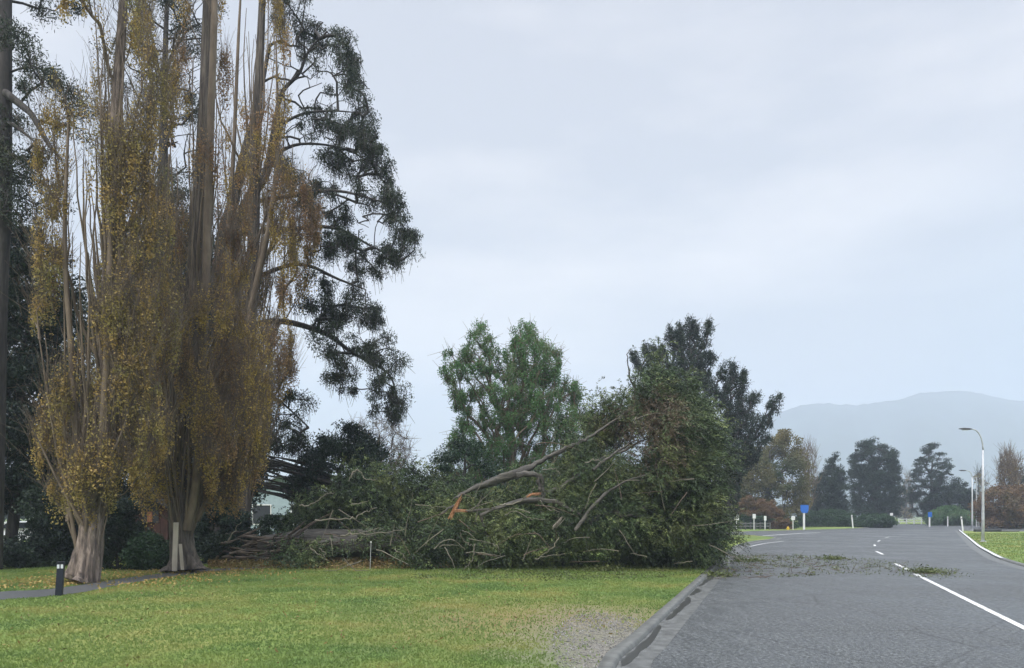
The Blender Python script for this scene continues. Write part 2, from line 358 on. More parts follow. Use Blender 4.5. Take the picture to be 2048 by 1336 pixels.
# left lawn: road edge up the verge, round the corner into the side street
left = line_xy([(1232, 1336), (1290, 1276), (1400, 1168), (1440, 1128), (1462, 1104), (1482, 1091), (1512, 1084), (1545, 1080)], pre=[np.array([-1.6, -6.]), np.array([-0.3, 1.5]), np.array([0.55, 5.2])], k=8)
last = left[-1]
def lawn(name, border, z=ZL, mat=None):
    return sheet(name, [tuple(p) for p in border], z, mat or M['lawn'])
turn = catmull([left[-1], G(1552, 1076)[:2], G(1520, 1073)[:2], G(1470, 1071)[:2], np.array([5, 69.])], 6)
left_all = np.vstack([left[:-1], turn])
kerb("kerb", left_all, 1, M['kerb'])
inner = offset(left_all, 0.189)
lawn("lawn", list(inner) + [(-120, 69), (-120, -6)])
# far verge across the side street
fl = catmull([np.array([-10, 80.]), G(1440, 1064.5)[:2], G(1500, 1063.5)[:2], G(1600, 1061)[:2], G(1690, 1058.5)[:2], G(1740, 1055.5)[:2], G(1778, 1052.5)[:2], G(1788, 1050)[:2], G(1784, 1047)[:2]], 6)
kerb("kerb", fl, 1, M['kerb'], gutter=0.3)
lawn("verge", list(offset(fl, 0.189)) + [(60, 330), (-200, 330), (-200, 80)])
# right lawn
rk = line_xy([(2230, 1186), (2110, 1150), (2048, 1134), (2000, 1119), (1975, 1106), (1955, 1094), (1940, 1081), (1925, 1068), (1917, 1061)], pre=[np.array([10.3, 2.]), np.array([12.5, 10.])], k=8)
kerb("kerb", rk, -1, M['kerb'])
rkt = catmull([rk[-1], G(1935, 1060.5)[:2], G(2048, 1064)[:2] , np.array([120, 78.])], 6)
kerb("kerb", rkt, -1, M['kerb'], gutter=0)
rka = np.vstack([offset(rk, -0.189)[:-1], offset(rkt, -0.189)[1:]])
lawn("lawn", list(rka)[::-1] + [(120, 2)][::-1])
ribbon("kerb_paint", offset(rk[40:], -0.0), offset(rk[40:], -0.13), 0.081, M['kerbpaint'])
# far side of the cross street
fk = catmull([G(1788, 1049)[:2] + np.array([1, 0]), G(1850, 1048.4)[:2], G(1950, 1050)[:2], G(2060, 1053)[:2], np.array([150., 104.])], 8)
fk = np.vstack([fk])
kerb("kerb", fk, 1, M['kerb'], gutter=0)
lawn("verge", list(offset(fk, 0.189)) + [(300, 104), (300, 330), (60.2, 330)])
ribbon("kerb_paint", offset(fk, -0.02), offset(fk, 0.13), 0.081, M['kerbpaint'])

# footpath across the lawn
pt = [(-160, 1216), (0, 1180), (80, 1181), (157, 1172.5), (252, 1156), (355, 1143), (430, 1137), (520, 1132)]
pt = [(-160, 1206), (0, 1184), (80, 1180), (157, 1171), (252, 1156), (355, 1144), (430, 1138), (540, 1132)]
pb = [(-160, 1216), (0, 1200), (80, 1194), (157, 1186), (252, 1168), (355, 1152), (430, 1143), (540, 1136)]
PATHPOLY = [tuple(q) for q in line_xy(pt, ZL)] + [tuple(q) for q in line_xy(pb, ZL)][::-1]
ribbon("path", line_xy(pt, ZL), line_xy(pb, ZL), ZL + 0.006, M['path'])
pa = [(1440, 1068.5), (1500, 1067.5), (1560, 1066.8)]
# centre line
cl = line_xy([(2700, 1560), (2300, 1380), (2048, 1256), (1830, 1148)], k=8)
def road_line(line, w=0.12, z=0.006): ribbon("road_marking", offset(line, w / 2), offset(line, -w / 2), z, M['paint'])
road_line(cl, 0.13)
for a, b in (((1816, 1139.5), (1790, 1127)), ((1766, 1109), (1752, 1102.5)), ((1750, 1092), (1749, 1089.5)), ((1755, 1083), (1760, 1081)), ((1770, 1076), (1778, 1074))):
    road_line(catmull([G(*a)[:2], G(*b)[:2]], 3), 0.13)
road_line(line_xy([(1500, 1093), (1530, 1087), (1566, 1082.5)]), 0.12)         # edge line at the junction mouth
road_line(line_xy([(1510, 1073), (1560, 1069.5), (1600, 1067), (1640, 1065)], k=4), 0.3, 0.007)
# puddles in the gutter and on the verge
rng = np.random.default_rng(5)
def puddle(c, rx, ry, rot, z, lab):
    th = np.linspace(0, 2 * math.pi, 40, endpoint=False); r = 1 + 0.12 * np.sin(2 * th + c[0]) + 0.07 * np.sin(3 * th + c[1]) + 0.03 * np.sin(9 * th)
    x = rx * r * np.cos(th); y = ry * r * np.sin(th)
    p = [(c[0] + x[i] * math.cos(rot) - y[i] * math.sin(rot), c[1] + x[i] * math.sin(rot) + y[i] * math.cos(rot)) for i in range(40)]
    o = sheet("puddle", p, z, M['water']); return o
for (a, b_), sd_ in (((0.0, 0.22), 1), ((0.26, 0.50), 2), ((0.52, 0.62), 3), ((0.66, 0.98), 4)):
    dense = catmull(left, 12); y = dense[:, 1]; L2 = dense[(y > 9.4 + a * 16) & (y < 9.4 + b_ * 16)]; w = np.linspace(0, 1, len(L2)); wd = 0.015 + 0.12 * np.sin(math.pi * w) ** 0.6 * (1 + 0.28 * np.sin(w * 7 + sd_) + 0.1 * np.sin(w * 19))
    def off2(line, d): t = np.gradient(line, axis=0); t /= np.linalg.norm(t, axis=1, keepdims=True); return line + d[:, None] * np.stack([-t[:, 1], t[:, 0]], 1)
    ribbon("puddle", off2(L2, -0.03 - 0.02 * np.sin(w * 23 + sd_)), off2(L2, -0.05 - wd), 0.0085, M['water'])

# grass tufts over the near lawn
def in_poly(x, y, poly):
    inside = np.zeros(len(x), bool); n = len(poly); j = n - 1
    for i in range(n):
        xi, yi = poly[i][0], poly[i][1]; xj, yj = poly[j][0], poly[j][1]
        c = ((yi > y) != (yj > y)) & (x < (xj - xi) * (y - yi) / (yj - yi + 1e-12) + xi); inside ^= c; j = i
    return inside
def grass_field(name, poly, bounds, n, h, label, seed):
    r = np.random.default_rng(seed)
    u = r.random(n); y = bounds[2] + (bounds[3] - bounds[2]) * u ** 1.6
    x = r.uniform(-1, 1, n) * 0.75 * y + (bounds[0] + bounds[1]) / 2 * 0
    x = r.uniform(0, 1, n) * (bounds[1] - bounds[0]) + bounds[0]
    ok = in_poly(x, y, poly) & (np.abs(x) < 0.74 * y + 1)
    # thin where the ground is bare
    bare = np.sqrt(((x - 1.55) / 1.1) ** 2 + ((y - 9.6) / 3.8) ** 2) + 0.25 * np.sin(x * 9 + 2 * np.sin(y * 4)) * np.sin(y * 5); ok &= r.random(n) < np.clip((bare - 0.55) / 0.9, 0.03, 1) * np.where(((x - .9) / 2.4) ** 2 + ((y - 13.2) / 2.1) ** 2 < 1, 0.55, 1)
    ok &= ~in_poly(x, y, PATHPOLY)
    x, y = x[ok], y[ok]; m = len(x); a = r.uniform(0, 2 * math.pi, m); w = 0.006 + 0.0007 * y; hh = h * r.uniform(0.5, 1.5, m)
    lean = r.normal(0, 0.5, (m, 2)) * hh[:, None]
    b0 = np.stack([x - w * np.cos(a), y - w * np.sin(a), np.full(m, ZL)], 1); b1 = np.stack([x + w * np.cos(a), y + w * np.sin(a), np.full(m, ZL)], 1)
    tp = np.stack([x + lean[:, 0], y + lean[:, 1], ZL + hh], 1)
    v = np.stack([b0, b1, tp], 1).reshape(-1, 3)
    o = mesh_obj(name, v, np.arange(3 * m).reshape(m, 3), M['blade'], tint=r.random(m))
    return tag(o, label, 'grass', kind='stuff')
lawn_poly = list(inner) + [(-120, 69), (-120, -6)]
grass_field("grass", lawn_poly, (-22, 7, 8.5, 34), 330000, 0.028, "short green mown grass of the wide lawn on the left", 3)
grass_field("grass", [tuple(p) for p in rka][::-1] + [(120, 2)], (14, 60, 22, 75), 60000, 0.06, "short green mown grass of the lawn right of the road", 4)

rs = np.random.default_rng(61); n = 5200; th = rs.uniform(0, 6.28, n); rr = np.sqrt(rs.random(n)) * 1.25
gx = 1.6 + 0.85 * rr * np.cos(th); gy = 9.8 + 3.4 * rr * np.sin(th); ok = in_poly(gx, gy, lawn_poly); gx, gy = gx[ok], gy[ok]; n = len(gx); sz = rs.uniform(0.006, 0.02, n) * rs.uniform(0.7, 1.4, n)
oc = np.array([[1, 0, 0], [0, 1, 0], [-1, 0, 0], [0, -1, 0], [0, 0, .7], [0, 0, -.5]], float); rt = rs.uniform(0, 6.28, n)
vv_ = oc[None] * sz[:, None, None] * rs.uniform(.6, 1.3, (n, 6, 1)); X = vv_[:, :, 0] * np.cos(rt)[:, None] - vv_[:, :, 1] * np.sin(rt)[:, None]; Y = vv_[:, :, 0] * np.sin(rt)[:, None] + vv_[:, :, 1] * np.cos(rt)[:, None]
V = np.stack([X + gx[:, None], Y + gy[:, None], vv_[:, :, 2] + ZL + 0.004], -1).reshape(-1, 3); Fc = np.array([[0, 1, 4], [1, 2, 4], [2, 3, 4], [3, 0, 4], [1, 0, 5], [2, 1, 5], [3, 2, 5], [0, 3, 5]])
tag(mesh_obj("gravel", V, (np.arange(n)[:, None, None] * 6 + Fc[None]).reshape(-1, 3), M['stone'], tint=np.repeat(rs.random(n), 8)), "loose grey gravel on the bare lawn corner by the near kerb", "gravel", kind='stuff')

# ------------------------------------------------------------------ foliage volumes and skeletons
def poly_dist(x, y, poly):
    d = np.full(len(x), 1e9); p = np.array(poly, float)
    for i in range(len(p)):
        a = p[i]; b = p[(i + 1) % len(p)]; ab = b - a; t = np.clip(((x - a[0]) * ab[0] + (y - a[1]) * ab[1]) / (ab @ ab + 1e-9), 0, 1)
        d = np.minimum(d, np.hypot(x - a[0] - t * ab[0], y - a[1] - t * ab[1]))
    return d
def volume(poly_px, d0, hd, n, rng, shell=0.5, rim=0.0):
    """random points in a rounded body whose side-on outline is the crown's; metres"""
    poly = [tuple(P(a, b, d0)[[0, 2]]) for a, b in poly_px]; p = np.array(poly)
    lo, hi = p.min(0), p.max(0); X = []; Z = []; E = []; tot = 0
    while tot < n:
        x = rng.uniform(lo[0], hi[0], n * 3); z = rng.uniform(lo[1], hi[1], n * 3); ok = in_poly(x, z, poly); x, z = x[ok], z[ok]
        e = poly_dist(x, z, poly); ok = e > rim; X.append(x[ok]); Z.append(z[ok]); E.append(e[ok]); tot += ok.sum()
    x = np.concatenate(X)[:n]; z = np.concatenate(Z)[:n]; e = np.concatenate(E)[:n]; R = e.max()
    half = hd * np.sqrt(np.clip(1 - (1 - e / R) ** 2, 0, 1))
    t = rng.uniform(-1, 1, n); s = rng.random(n) < shell; t[s] = np.sign(t[s]) * np.abs(t[s]) ** 0.25
    return np.stack([x, d0 + t * half, z], 1)

def skeleton(trunk, targets, rng, steep=1.0, rtip=0.012, rexp=0.45, sag=0.0, rmax=None, step=0.6, minup=0.0):
    """joins every target to the nearest suitable earlier point; returns list of (pts, radii)"""
    nodes = [np.array(p, float) for p in trunk]; par = [-1] + list(range(len(trunk) - 1)); main = len(trunk)
    tp = np.array(trunk)
    dist = np.array([np.min(np.linalg.norm(tp - t, axis=1)) for t in targets]); order = np.argsort(dist)
    cap = len(nodes) + len(targets) * 7; arr = np.zeros((cap, 3)); arr[:main] = tp; n = main
    paths = []
    for i in order:
        t = targets[i]; A = arr[:n]; dv = t - A; h = np.hypot(dv[:, 0], dv[:, 1]); dz = dv[:, 2]
        cost = np.hypot(h, dz) + np.maximum(0, steep * h - dz) * 1.5 + np.maximum(0, minup - A[:, 2]) * 10
        j = int(np.argmin(cost)); a = arr[j].copy(); L = np.linalg.norm(t - a)
        k = max(2, min(6, int(L / step) + 1)); u = np.linspace(0, 1, k + 1)[1:, None]
        if steep >= 1.5: mid = np.array([a[0] * 0.35 + t[0] * 0.65, a[1] * 0.35 + t[1] * 0.65, a[2] * 0.7 + t[2] * 0.3])
        else: mid = (a + t) / 2 + np.array([0, 0, L * (0.12 - sag)])
        mid = mid + rng.normal(0, 0.06 * L, 3)
        pts = (1 - u) ** 2 * a + 2 * u * (1 - u) * mid + u ** 2 * t
        pts += rng.normal(0, 0.03 * min(L, 2), pts.shape) * (1 - u)
        prev = j; idx = [j]
        for q in pts:
            if n >= cap: break
            arr[n] = q; par.append(prev); prev = n; idx.append(n); n += 1
        paths.append(idx)
    cnt = np.zeros(n)
    for p in paths: cnt[p[-1]] += 1
    for q in range(n - 1, 0, -1):
        if q >= main or par[q] >= 0: cnt[par[q]] += cnt[q]
    rad = rtip * np.maximum(cnt, 1) ** rexp
    if rmax: rad = np.minimum(rad, rmax)
    root = list(range(n))
    for q in range(main, n): root[q] = root[par[q]]
    out = []
    skeleton.roots = [root[p[-1]] for p in paths]
    for p in paths:
        r = rad[p].copy(); r[0] = min(r[0], r[1] * 1.25) if len(r) > 1 else r[0]
        out.append((arr[p], r))
    return out, arr[:n], rad

def smooth_trunk(pix, d, r, k=5, dd=None):
    dd = dd or [d] * len(pix)
    p = catmull([P(a, b, q) for (a, b), q in zip(pix, dd)], k); rr = np.interp(np.linspace(0, 1, len(p)), np.linspace(0, 1, len(r)), r)
    return p, rr
def scatter(c, n, rad, rng, flat=(1, 1, 1), var=0.5):
    """n points round each clump centre"""
    m = len(c); k = np.repeat(np.arange(m), n); s = rng.uniform(1 - var, 1 + var, m)[k][:, None]
    q = nrm(rng.normal(size=(m * n, 3))) * (rng.random((m * n, 1)) ** 0.5) * rad * s * np.array(flat)
    return c[k] + q, k, q

def tree(name, label, cat, base, trunk, trad, poly=None, d0=None, hd=2.0, nclump=150, nleaf=150, crad=0.5, lsize=0.08, leafm='dark_leaf', barkm='dark_bark',
         seed=1, steep=0.3, sag=0.0, rtip=0.012, flat=(1, 1, 0.7), shell=0.5, aspect=0.5, dirs=None, dirmix=0.0, twigs=0, twiglen=0.5, twigm=None, group=None,
         sides=14, flute=None, extra=None, limbs=True, minup=0.0, rmax=None, rim=0.0, thin=None, hang=False, rexp=0.45, targets=None, nlimb=None, extraclumps=None, cl=-0.03, bare=None):
    rng = np.random.default_rng(seed)
    T = thing(name, label, cat, base, group); T['_o'] = 0
    tb = Tubes(); tb.add(trunk, trad, sides, flute); tb.obj("trunk", M[barkm], T)
    c = targets if targets is not None else volume(poly, d0, hd, nclump, rng, shell, rim)
    if thin is not None: c = c[thin(c, rng)]
    elif targets is None and cl is not None:
        nz = np.array([mn.noise(Vector(tuple(p / (crad * 3.0) + seed * 1.7))) for p in c]); c = c[nz > cl]
    if extraclumps is not None: c = np.vstack([c, extraclumps])
    arr = None
    lb = Tubes(); have = False
    starts = [np.asarray(trunk)]
    if extra:
        for p, r in extra: lb.add(p, r, 8); starts.append(p); have = True
    if limbs:
        tr = np.vstack(starts); tg = c if bare is None else np.vstack([c, bare])
        paths, arr, rad = skeleton(tr, tg, rng, steep, rtip, rexp, sag, rmax, minup=minup)
        for p, r in paths: lb.add(p, r, 5 if r[0] > 0.03 else 3)
        have = True
    if twigs:
        k = np.repeat(np.arange(len(c)), twigs); a = c[k] + rng.normal(0, crad * 0.25, (len(k), 3))
        d = nrm(rng.normal(size=(len(k), 3)) + (np.array([0, 0, 3.0]) if steep >= 1.5 else np.array([0, 0, -3.5 if hang else 0.3])))
        b = a + d * (twiglen * rng.uniform(0.5, 1.3, len(k)))[:, None]; lb.sticks(a, b, rtip * 0.75, rtip * 0.35); have = True
    if have: lb.obj("limbs", M[twigm or barkm], T)
    if nleaf:
        q, k, off = scatter(c, nleaf, crad, rng, flat)
        if hang: q[:, 2] -= np.abs(rng.normal(0, crad * 0.35, len(q)))
        dd = None
        if dirs == 'out': dd = nrm(off + np.array([0, 0, -0.3 * crad]))
        elif dirs is not None: dd = np.broadcast_to(np.array(dirs, float), q.shape)
        tint = np.clip(rng.normal(0.5, 0.16, len(c))[k] + rng.normal(0, 0.2, len(q)), 0, 1)
        leaves("crown", q, lsize, M[leafm], T, rng, aspect, dd, dirmix, tint)
    return T

# ---- poplars
def poplar_flute(seed, nroot=7, h=0.0):
    r = np.random.default_rng(seed); ph = r.uniform(0, 6.28, 4)
    def f(th, i):
        low = np.exp(-i / 5.0)
        root = 1 + low * (0.42 * np.sin(3 * th + ph[0]) + 0.28 * np.sin(5 * th + ph[1]) + 0.12 * np.sin(11 * th + ph[2]))
        return root * (1 + 0.07 * np.sin(9 * th + ph[3] + i * 0.15) + 0.05 * np.sin(17 * th + i * .2) + 0.045 * np.sin(23 * th + 1.3 * np.sin(i * 0.5)))
    return f
def poplar(label, dist, trunk_px, trad, poly, seed, nclump, nleaf, leafm, bark, hd, twigs=12, crad=0.36, lsize=0.06, stems=(), group="autumn poplars on the lawn", thin=None, nstem=75):
    tr, tr_r = smooth_trunk(trunk_px, dist, trad, 10)
    tr[:, 1] += np.linspace(0, 0.6, len(tr))
    ex = []
    for s in stems:
        p, r = smooth_trunk(s[0], dist, s[1], 6); p[:, 1] = dist + s[2] * np.linspace(0.2, 1, len(p)); ex.append((p, r))
    rs = np.random.default_rng(seed + 500); pp = [tuple(P(a, b, dist + 0.3)[[0, 2]]) for a, b in poly]; i = 0; tries = 0
    while i < nstem and tries < 900:
        tries += 1; u = rs.uniform(0.06, 0.7); a = tr[int(u * (len(tr) - 1))].copy(); ang = rs.uniform(0, 2 * math.pi); out = rs.uniform(0.25, hd * 0.9) * min(1, 0.45 + u * 1.5); L = rs.uniform(3.0, 8.5)
        kk = 9; w = np.linspace(0, 1, kk); rr_ = out * (1 - (1 - w) ** 2.6)
        q = np.stack([a[0] + rr_ * math.cos(ang), a[1] + rr_ * math.sin(ang), a[2] + L * w], 1); q[1:, :2] += np.cumsum(rs.normal(0, 0.045, (kk - 1, 2)), 0)
        if not in_poly(q[5:, 0], q[5:, 2], pp).all(): continue
        ex.append((q, np.linspace(rs.uniform(0.025, 0.06), 0.010, kk))); i += 1
    def clumpy(c, r):
        k = thin(c, r) if thin else np.ones(len(c), bool)
        nz = np.array([mn.noise(Vector((p[0] * 0.85 + seed, p[1] * 0.6, p[2] * 0.33))) for p in c]); k &= nz > np.clip(-0.14 + (c[:, 2] - 3) * 0.024, -0.14, 0.13)
        tx = np.interp(c[:, 2], tr[:, 2], tr[:, 0]); front = (np.abs(c[:, 0] - tx) < 0.45) & (c[:, 1] < dist + 0.2); k &= ~(front & (r.random(len(c)) < 0.8) & (c[:, 2] > 3.5)); return k
    base = tr[0].copy(); base[2] = ZL
    return tree("poplar_tree", label, "tree", base, tr, tr_r, poly, dist + 0.3, hd, nclump, nleaf, crad, lsize, leafm, bark, seed, steep=2.4, rtip=0.008,
                flat=(0.5, 0.5, 1.9), shell=0.6, aspect=0.7, twigs=twigs, twiglen=1.15, twigm='twig', sides=72, flute=poplar_flute(seed), extra=ex, minup=1.6,
                group=group, rexp=0.5, thin=clumpy, rmax=0.13)
def up_thin(z0, z1, lo):
    def f(c, r): return r.random(len(c)) > np.clip((c[:, 2] - z0) / (z1 - z0), 0, 1) * (1 - lo)
    return f
A_px = [(160, 1166), (165, 1150), (172, 1100), (175, 1050), (178, 1000), (198, 800), (205, 500), (215, 200), (225, 0), (240, -280)]
poplar("ochre leaved poplar with flared pale trunk beside the navy bollard", 20.3, A_px, [0.46, 0.40, 0.32, 0.27, 0.26, 0.22, 0.17, 0.14, 0.11, 0.03],
       [(120, 1010), (90, 930), (75, 850), (82, 700), (85, 560), (85, 400), (100, 200), (120, 50), (155, -150), (200, -300), (260, -300), (300, -100), (325, 100), (340, 300), (345, 500), (345, 700), (335, 860), (300, 930), (250, 985), (205, 1030), (150, 1040)],
       11, 1500, 125, 'poplar_leaf', 'pale_bark', 1.5, stems=[
       ([(170, 1050), (150, 1010), (125, 960), (100, 900), (84, 862)], [0.04, 0.035, 0.03, 0.022, 0.012], -0.4),
       ([(182, 1010), (205, 960), (215, 880), (228, 700), (240, 450), (262, 200)], [0.1, 0.1, 0.1, 0.09, 0.07, 0.03], -0.5),
       ([(175, 1010), (160, 900), (150, 700), (140, 500), (150, 250)], [0.09, 0.09, 0.07, 0.06, 0.03], -0.3)], thin=up_thin(8, 20, 0.8))
B_px = [(370, 1142), (368, 1120), (360, 1080), (352, 1000), (345, 940), (350, 800), (360, 700), (375, 600), (388, 400), (400, 200), (405, 0), (415, -300)]
poplar("brown leaved poplar with dark trunk behind the two pale stakes", 24.0, B_px, [0.5, 0.4, 0.33, 0.3, 0.29, 0.27, 0.26, 0.25, 0.24, 0.22, 0.2, 0.06],
       [(290, 1010), (260, 960), (262, 800), (300, 640), (345, 500), (345, 300), (345, 100), (370, -150), (420, -350), (460, -150), (490, 0), (490, 250), (500, 450), (520, 600), (540, 750), (535, 880), (500, 960), (470, 1020), (400, 1000)],
       23, 1500, 130, 'poplar_leaf2', 'brown_bark', 1.7, stems=[
       ([(375, 1060), (395, 960), (405, 800), (415, 600), (425, 300), (435, 50), (440, -150)], [0.14, 0.14, 0.13, 0.13, 0.12, 0.1, 0.05], -0.3),
       ([(340, 1010), (320, 900), (310, 700), (325, 500), (330, 300)], [0.1, 0.08, 0.07, 0.06, 0.03], 0.3)], thin=up_thin(7, 18, 0.5))
C_px = [(480, 1125), (480, 1080), (482, 1000), (485, 900), (492, 700), (500, 500), (505, 300), (512, 100), (520, -100), (530, -220)]
poplar("russet poplar rising behind the left end of the fallen log", 30.0, C_px, [0.4, 0.34, 0.3, 0.27, 0.25, 0.22, 0.18, 0.15, 0.1, 0.04],
       [(450, 980), (430, 800), (440, 500), (440, 200), (470, -50), (520, -240), (565, 0), (580, 200), (615, 330), (645, 450), (632, 560), (600, 640), (600, 740), (560, 790), (530, 900), (490, 980)],
       37, 1400, 170, 'poplar_leaf2', 'brown_bark', 2.0, crad=0.42, lsize=0.072, stems=[
       ([(488, 800), (500, 650), (520, 560), (545, 450), (562, 300), (560, 100)], [0.14, 0.13, 0.12, 0.1, 0.08, 0.03], -0.5),
       ([(486, 850), (462, 700), (452, 500), (462, 300), (470, 80), (476, -60)], [0.12, 0.1, 0.1, 0.08, 0.06, 0.03], 0.4)], thin=up_thin(7, 20, 0.45))

# ---- gums: drooping clumps at the ends of explicit limbs
def limb(pix, d, r, dd=0.0, k=5):
    p = catmull([P(a, b, d) for a, b in pix], k); p[:, 1] += dd * np.linspace(0, 1, len(p)); return p, np.interp(np.linspace(0, 1, len(p)), np.linspace(0, 1, len(r)), r)
def sub_poly(polys, d, hd, ns, rng, shell=0.4): return np.vstack([volume(p, d, hd, n, rng, shell) for p, n in zip(polys, ns)])
rg = np.random.default_rng(77)
gp = [
 [(560, 60), (600, 32), (655, 38), (700, 80), (728, 140), (730, 200), (700, 190), (660, 90), (610, 75)],
 [(700, 180), (735, 170), (752, 230), (756, 290), (720, 300), (690, 250)],
 [(640, 260), (720, 250), (778, 290), (778, 345), (740, 360), (650, 320)],
 [(700, 370), (760, 360), (800, 400), (826, 440), (826, 500), (790, 525), (765, 490), (770, 440), (720, 410)],
 [(660, 470), (740, 470), (765, 520), (725, 545), (680, 530), (640, 500)],
 [(620, 560), (700, 550), (755, 580), (768, 625), (720, 660), (700, 620), (640, 610)],
 [(600, 610), (660, 600), (700, 650), (730, 700), (725, 750), (690, 800), (660, 760), (640, 700)],
 [(730, 700), (780, 675), (805, 700), (812, 770), (795, 830), (750, 830), (725, 790), (760, 760)],
 [(520, 800), (600, 780), (650, 830), (640, 880), (560, 900), (500, 940), (490, 860)],
 [(560, 330), (640, 330), (690, 400), (690, 480), (620, 520), (600, 420)],
 [(600, 150), (660, 140), (700, 220), (680, 320), (610, 300)],
]
gc = sub_poly(gp, 33, 2.6, [50, 26, 50, 64, 34, 44, 64, 66, 60, 60, 20], rg, 0.3)
gk = lambda c, f=1.0, th=0.0: c[np.array([mn.noise(Vector((p[0] * f, p[1] * f * .7, p[2] * f * 1.2))) for p in c]) > th]
gc = gk(np.vstack([gc, sub_poly(gp, 33, 2.6, [60, 30, 60, 70, 40, 50, 80, 80, 60, 60, 20], rg, 0.3)]), 1.35, 0.08)
gt, gr_ = smooth_trunk([(440, 1110), (440, 1000), (436, 850), (438, 700), (442, 560), (448, 470), (468, 400), (490, 300), (520, 190), (540, 90)], 33, [0.5, 0.42, 0.4, 0.36, 0.34, 0.3, 0.24, 0.17, 0.1, 0.05], 8)
gbare = volume([(560, 60), (640, 40), (705, 90), (735, 160), (770, 290), (780, 420), (760, 520), (640, 520), (620, 400), (560, 330), (545, 200)], 33, 2.2, 240, rg, 0.4)
tree("gum_tree", "tall spreading evergreen with drooping grey green clumps beyond the poplars, leaning over the open sky", "tree", (gt[0][0], gt[0][1], ZL), gt, gr_, targets=gc, bare=gbare, nleaf=230, crad=0.40,
     lsize=0.11, leafm='gum_leaf', seed=5, steep=0.0, sag=0.02, rtip=0.018, flat=(1.0, 1.0, 0.75), aspect=0.3, twigs=4, twiglen=0.8, hang=True, rexp=0.42, rmax=0.2,
     dirs=(0, 0, -1), dirmix=0.45, extra=[
     limb([(446, 500), (470, 455), (500, 405), (536, 356), (552, 290), (560, 250), (574, 201), (608, 168), (629, 126), (666, 92)], 33, [0.26, 0.24, 0.2, 0.17, 0.13, 0.1, 0.07, 0.05, 0.03], -1),
     limb([(560, 250), (610, 232), (670, 232), (720, 240)], 32.4, [0.06, 0.05, 0.02], -0.6), limb([(545, 310), (600, 285), (680, 290), (745, 320)], 32.5, [0.08, 0.05, 0.02], 0.4),
     limb([(500, 405), (580, 400), (680, 395), (780, 425)], 32.6, [0.11, 0.08, 0.03], -1), limb([(448, 470), (560, 455), (660, 445), (740, 480), (800, 500)], 33, [0.14, 0.1, 0.05, 0.02], 1.2),
     limb([(440, 600), (520, 560), (610, 540), (690, 575), (745, 600)], 33, [0.14, 0.1, 0.06, 0.02], -1.5), limb([(438, 680), (540, 640), (640, 660), (700, 700), (770, 740), (790, 800)], 33, [0.16, 0.12, 0.07, 0.03], 1),
     limb([(437, 780), (500, 780), (560, 800), (630, 860)], 33, [0.1, 0.08, 0.05, 0.03], -1)])
gp2 = [[(280, 30), (350, 0), (400, 10), (420, 70), (380, 90), (300, 60)], [(330, 150), (390, 140), (410, 210), (370, 230), (330, 200)], [(240, 90), (290, 80), (300, 160), (260, 200), (230, 160)],
       [(320, 360), (400, 350), (420, 450), (400, 560), (330, 560), (300, 450)], [(300, 560), (420, 560), (430, 700), (400, 850), (300, 850), (290, 700)], [(240, 500), (300, 500), (300, 640), (240, 650)], [(200, -120), (430, -140), (440, -20), (210, -10)]]
gbare2 = volume([(230, -100), (430, -100), (430, 250), (400, 340), (300, 330), (240, 200)], 32, 2.0, 200, rg, 0.4)
gc2 = sub_poly(gp2, 32, 2.2, [26, 18, 14, 60, 80, 20, 30], rg, 0.3)
gt2, gr2 = smooth_trunk([(312, 1120), (316, 900), (322, 600), (326, 340), (328, 200), (332, 60), (338, -100)], 32, [0.36, 0.32, 0.26, 0.2, 0.15, 0.1, 0.05], 8)
tree("gum_tree", "slim evergreen whose forked crown shows between the two nearest poplar trunks", "tree", (gt2[0][0], gt2[0][1], ZL), gt2, gr2, targets=gc2, bare=gbare2, nleaf=150, crad=0.5, lsize=0.12,
     leafm='gum_leaf', seed=6, steep=0.5, rtip=0.014, aspect=0.3, twigs=3, twiglen=0.7, hang=True, dirs=(0, 0, -1), dirmix=0.4, flat=(1, 1, 0.6), rmax=0.12, extra=[
     limb([(327, 155), (350, 110), (368, 90), (385, 75)], 32, [0.09, 0.07, 0.03], -0.5), limb([(327, 170), (310, 120), (296, 60), (280, 20)], 32, [0.08, 0.06, 0.02], 0.5)])
gp3 = [[(20, 80), (70, 70), (110, 110), (100, 150), (40, 120)], [(60, 130), (130, 130), (150, 170), (110, 190), (70, 170)], [(0, 210), (60, 250), (40, 300), (0, 300)], [(0, 300), (60, 290), (90, 350), (80, 430), (0, 440)],
       [(90, 160), (140, 200), (120, 260), (80, 220)], [(-80, 0), (-10, 0), (-10, 400), (-90, 400)], [(20, -100), (130, -110), (150, -20), (30, -10)]]
gc3 = sub_poly(gp3, 25, 2.0, [14, 16, 12, 44, 12, 30, 20], rg, 0.3)
gt3, gr3 = smooth_trunk([(-25, 1150), (-15, 900), (-6, 600), (4, 420), (7, 200), (10, 0), (14, -200)], 25, [0.42, 0.36, 0.3, 0.28, 0.25, 0.2, 0.1], 8)
tree("gum_tree", "dark straight trunked evergreen cut by the left edge of the picture", "tree", (gt3[0][0], gt3[0][1], ZL), gt3, gr3, targets=gc3, nleaf=150, crad=0.4, lsize=0.11, leafm='gum_leaf',
     seed=7, steep=0.0, rtip=0.013, aspect=0.3, twigs=3, twiglen=0.6, hang=True, dirs=(0, 0, -1), dirmix=0.4, flat=(1, 1, 0.7), rmax=0.1, extra=[
     limb([(8, 185), (25, 197), (60, 225), (88, 251), (126, 310), (159, 348)], 25, [0.14, 0.13, 0.11, 0.08, 0.04], -1), limb([(5, 245), (33, 255), (60, 275), (92, 301)], 25, [0.08, 0.07, 0.05, 0.03], -0.5)])

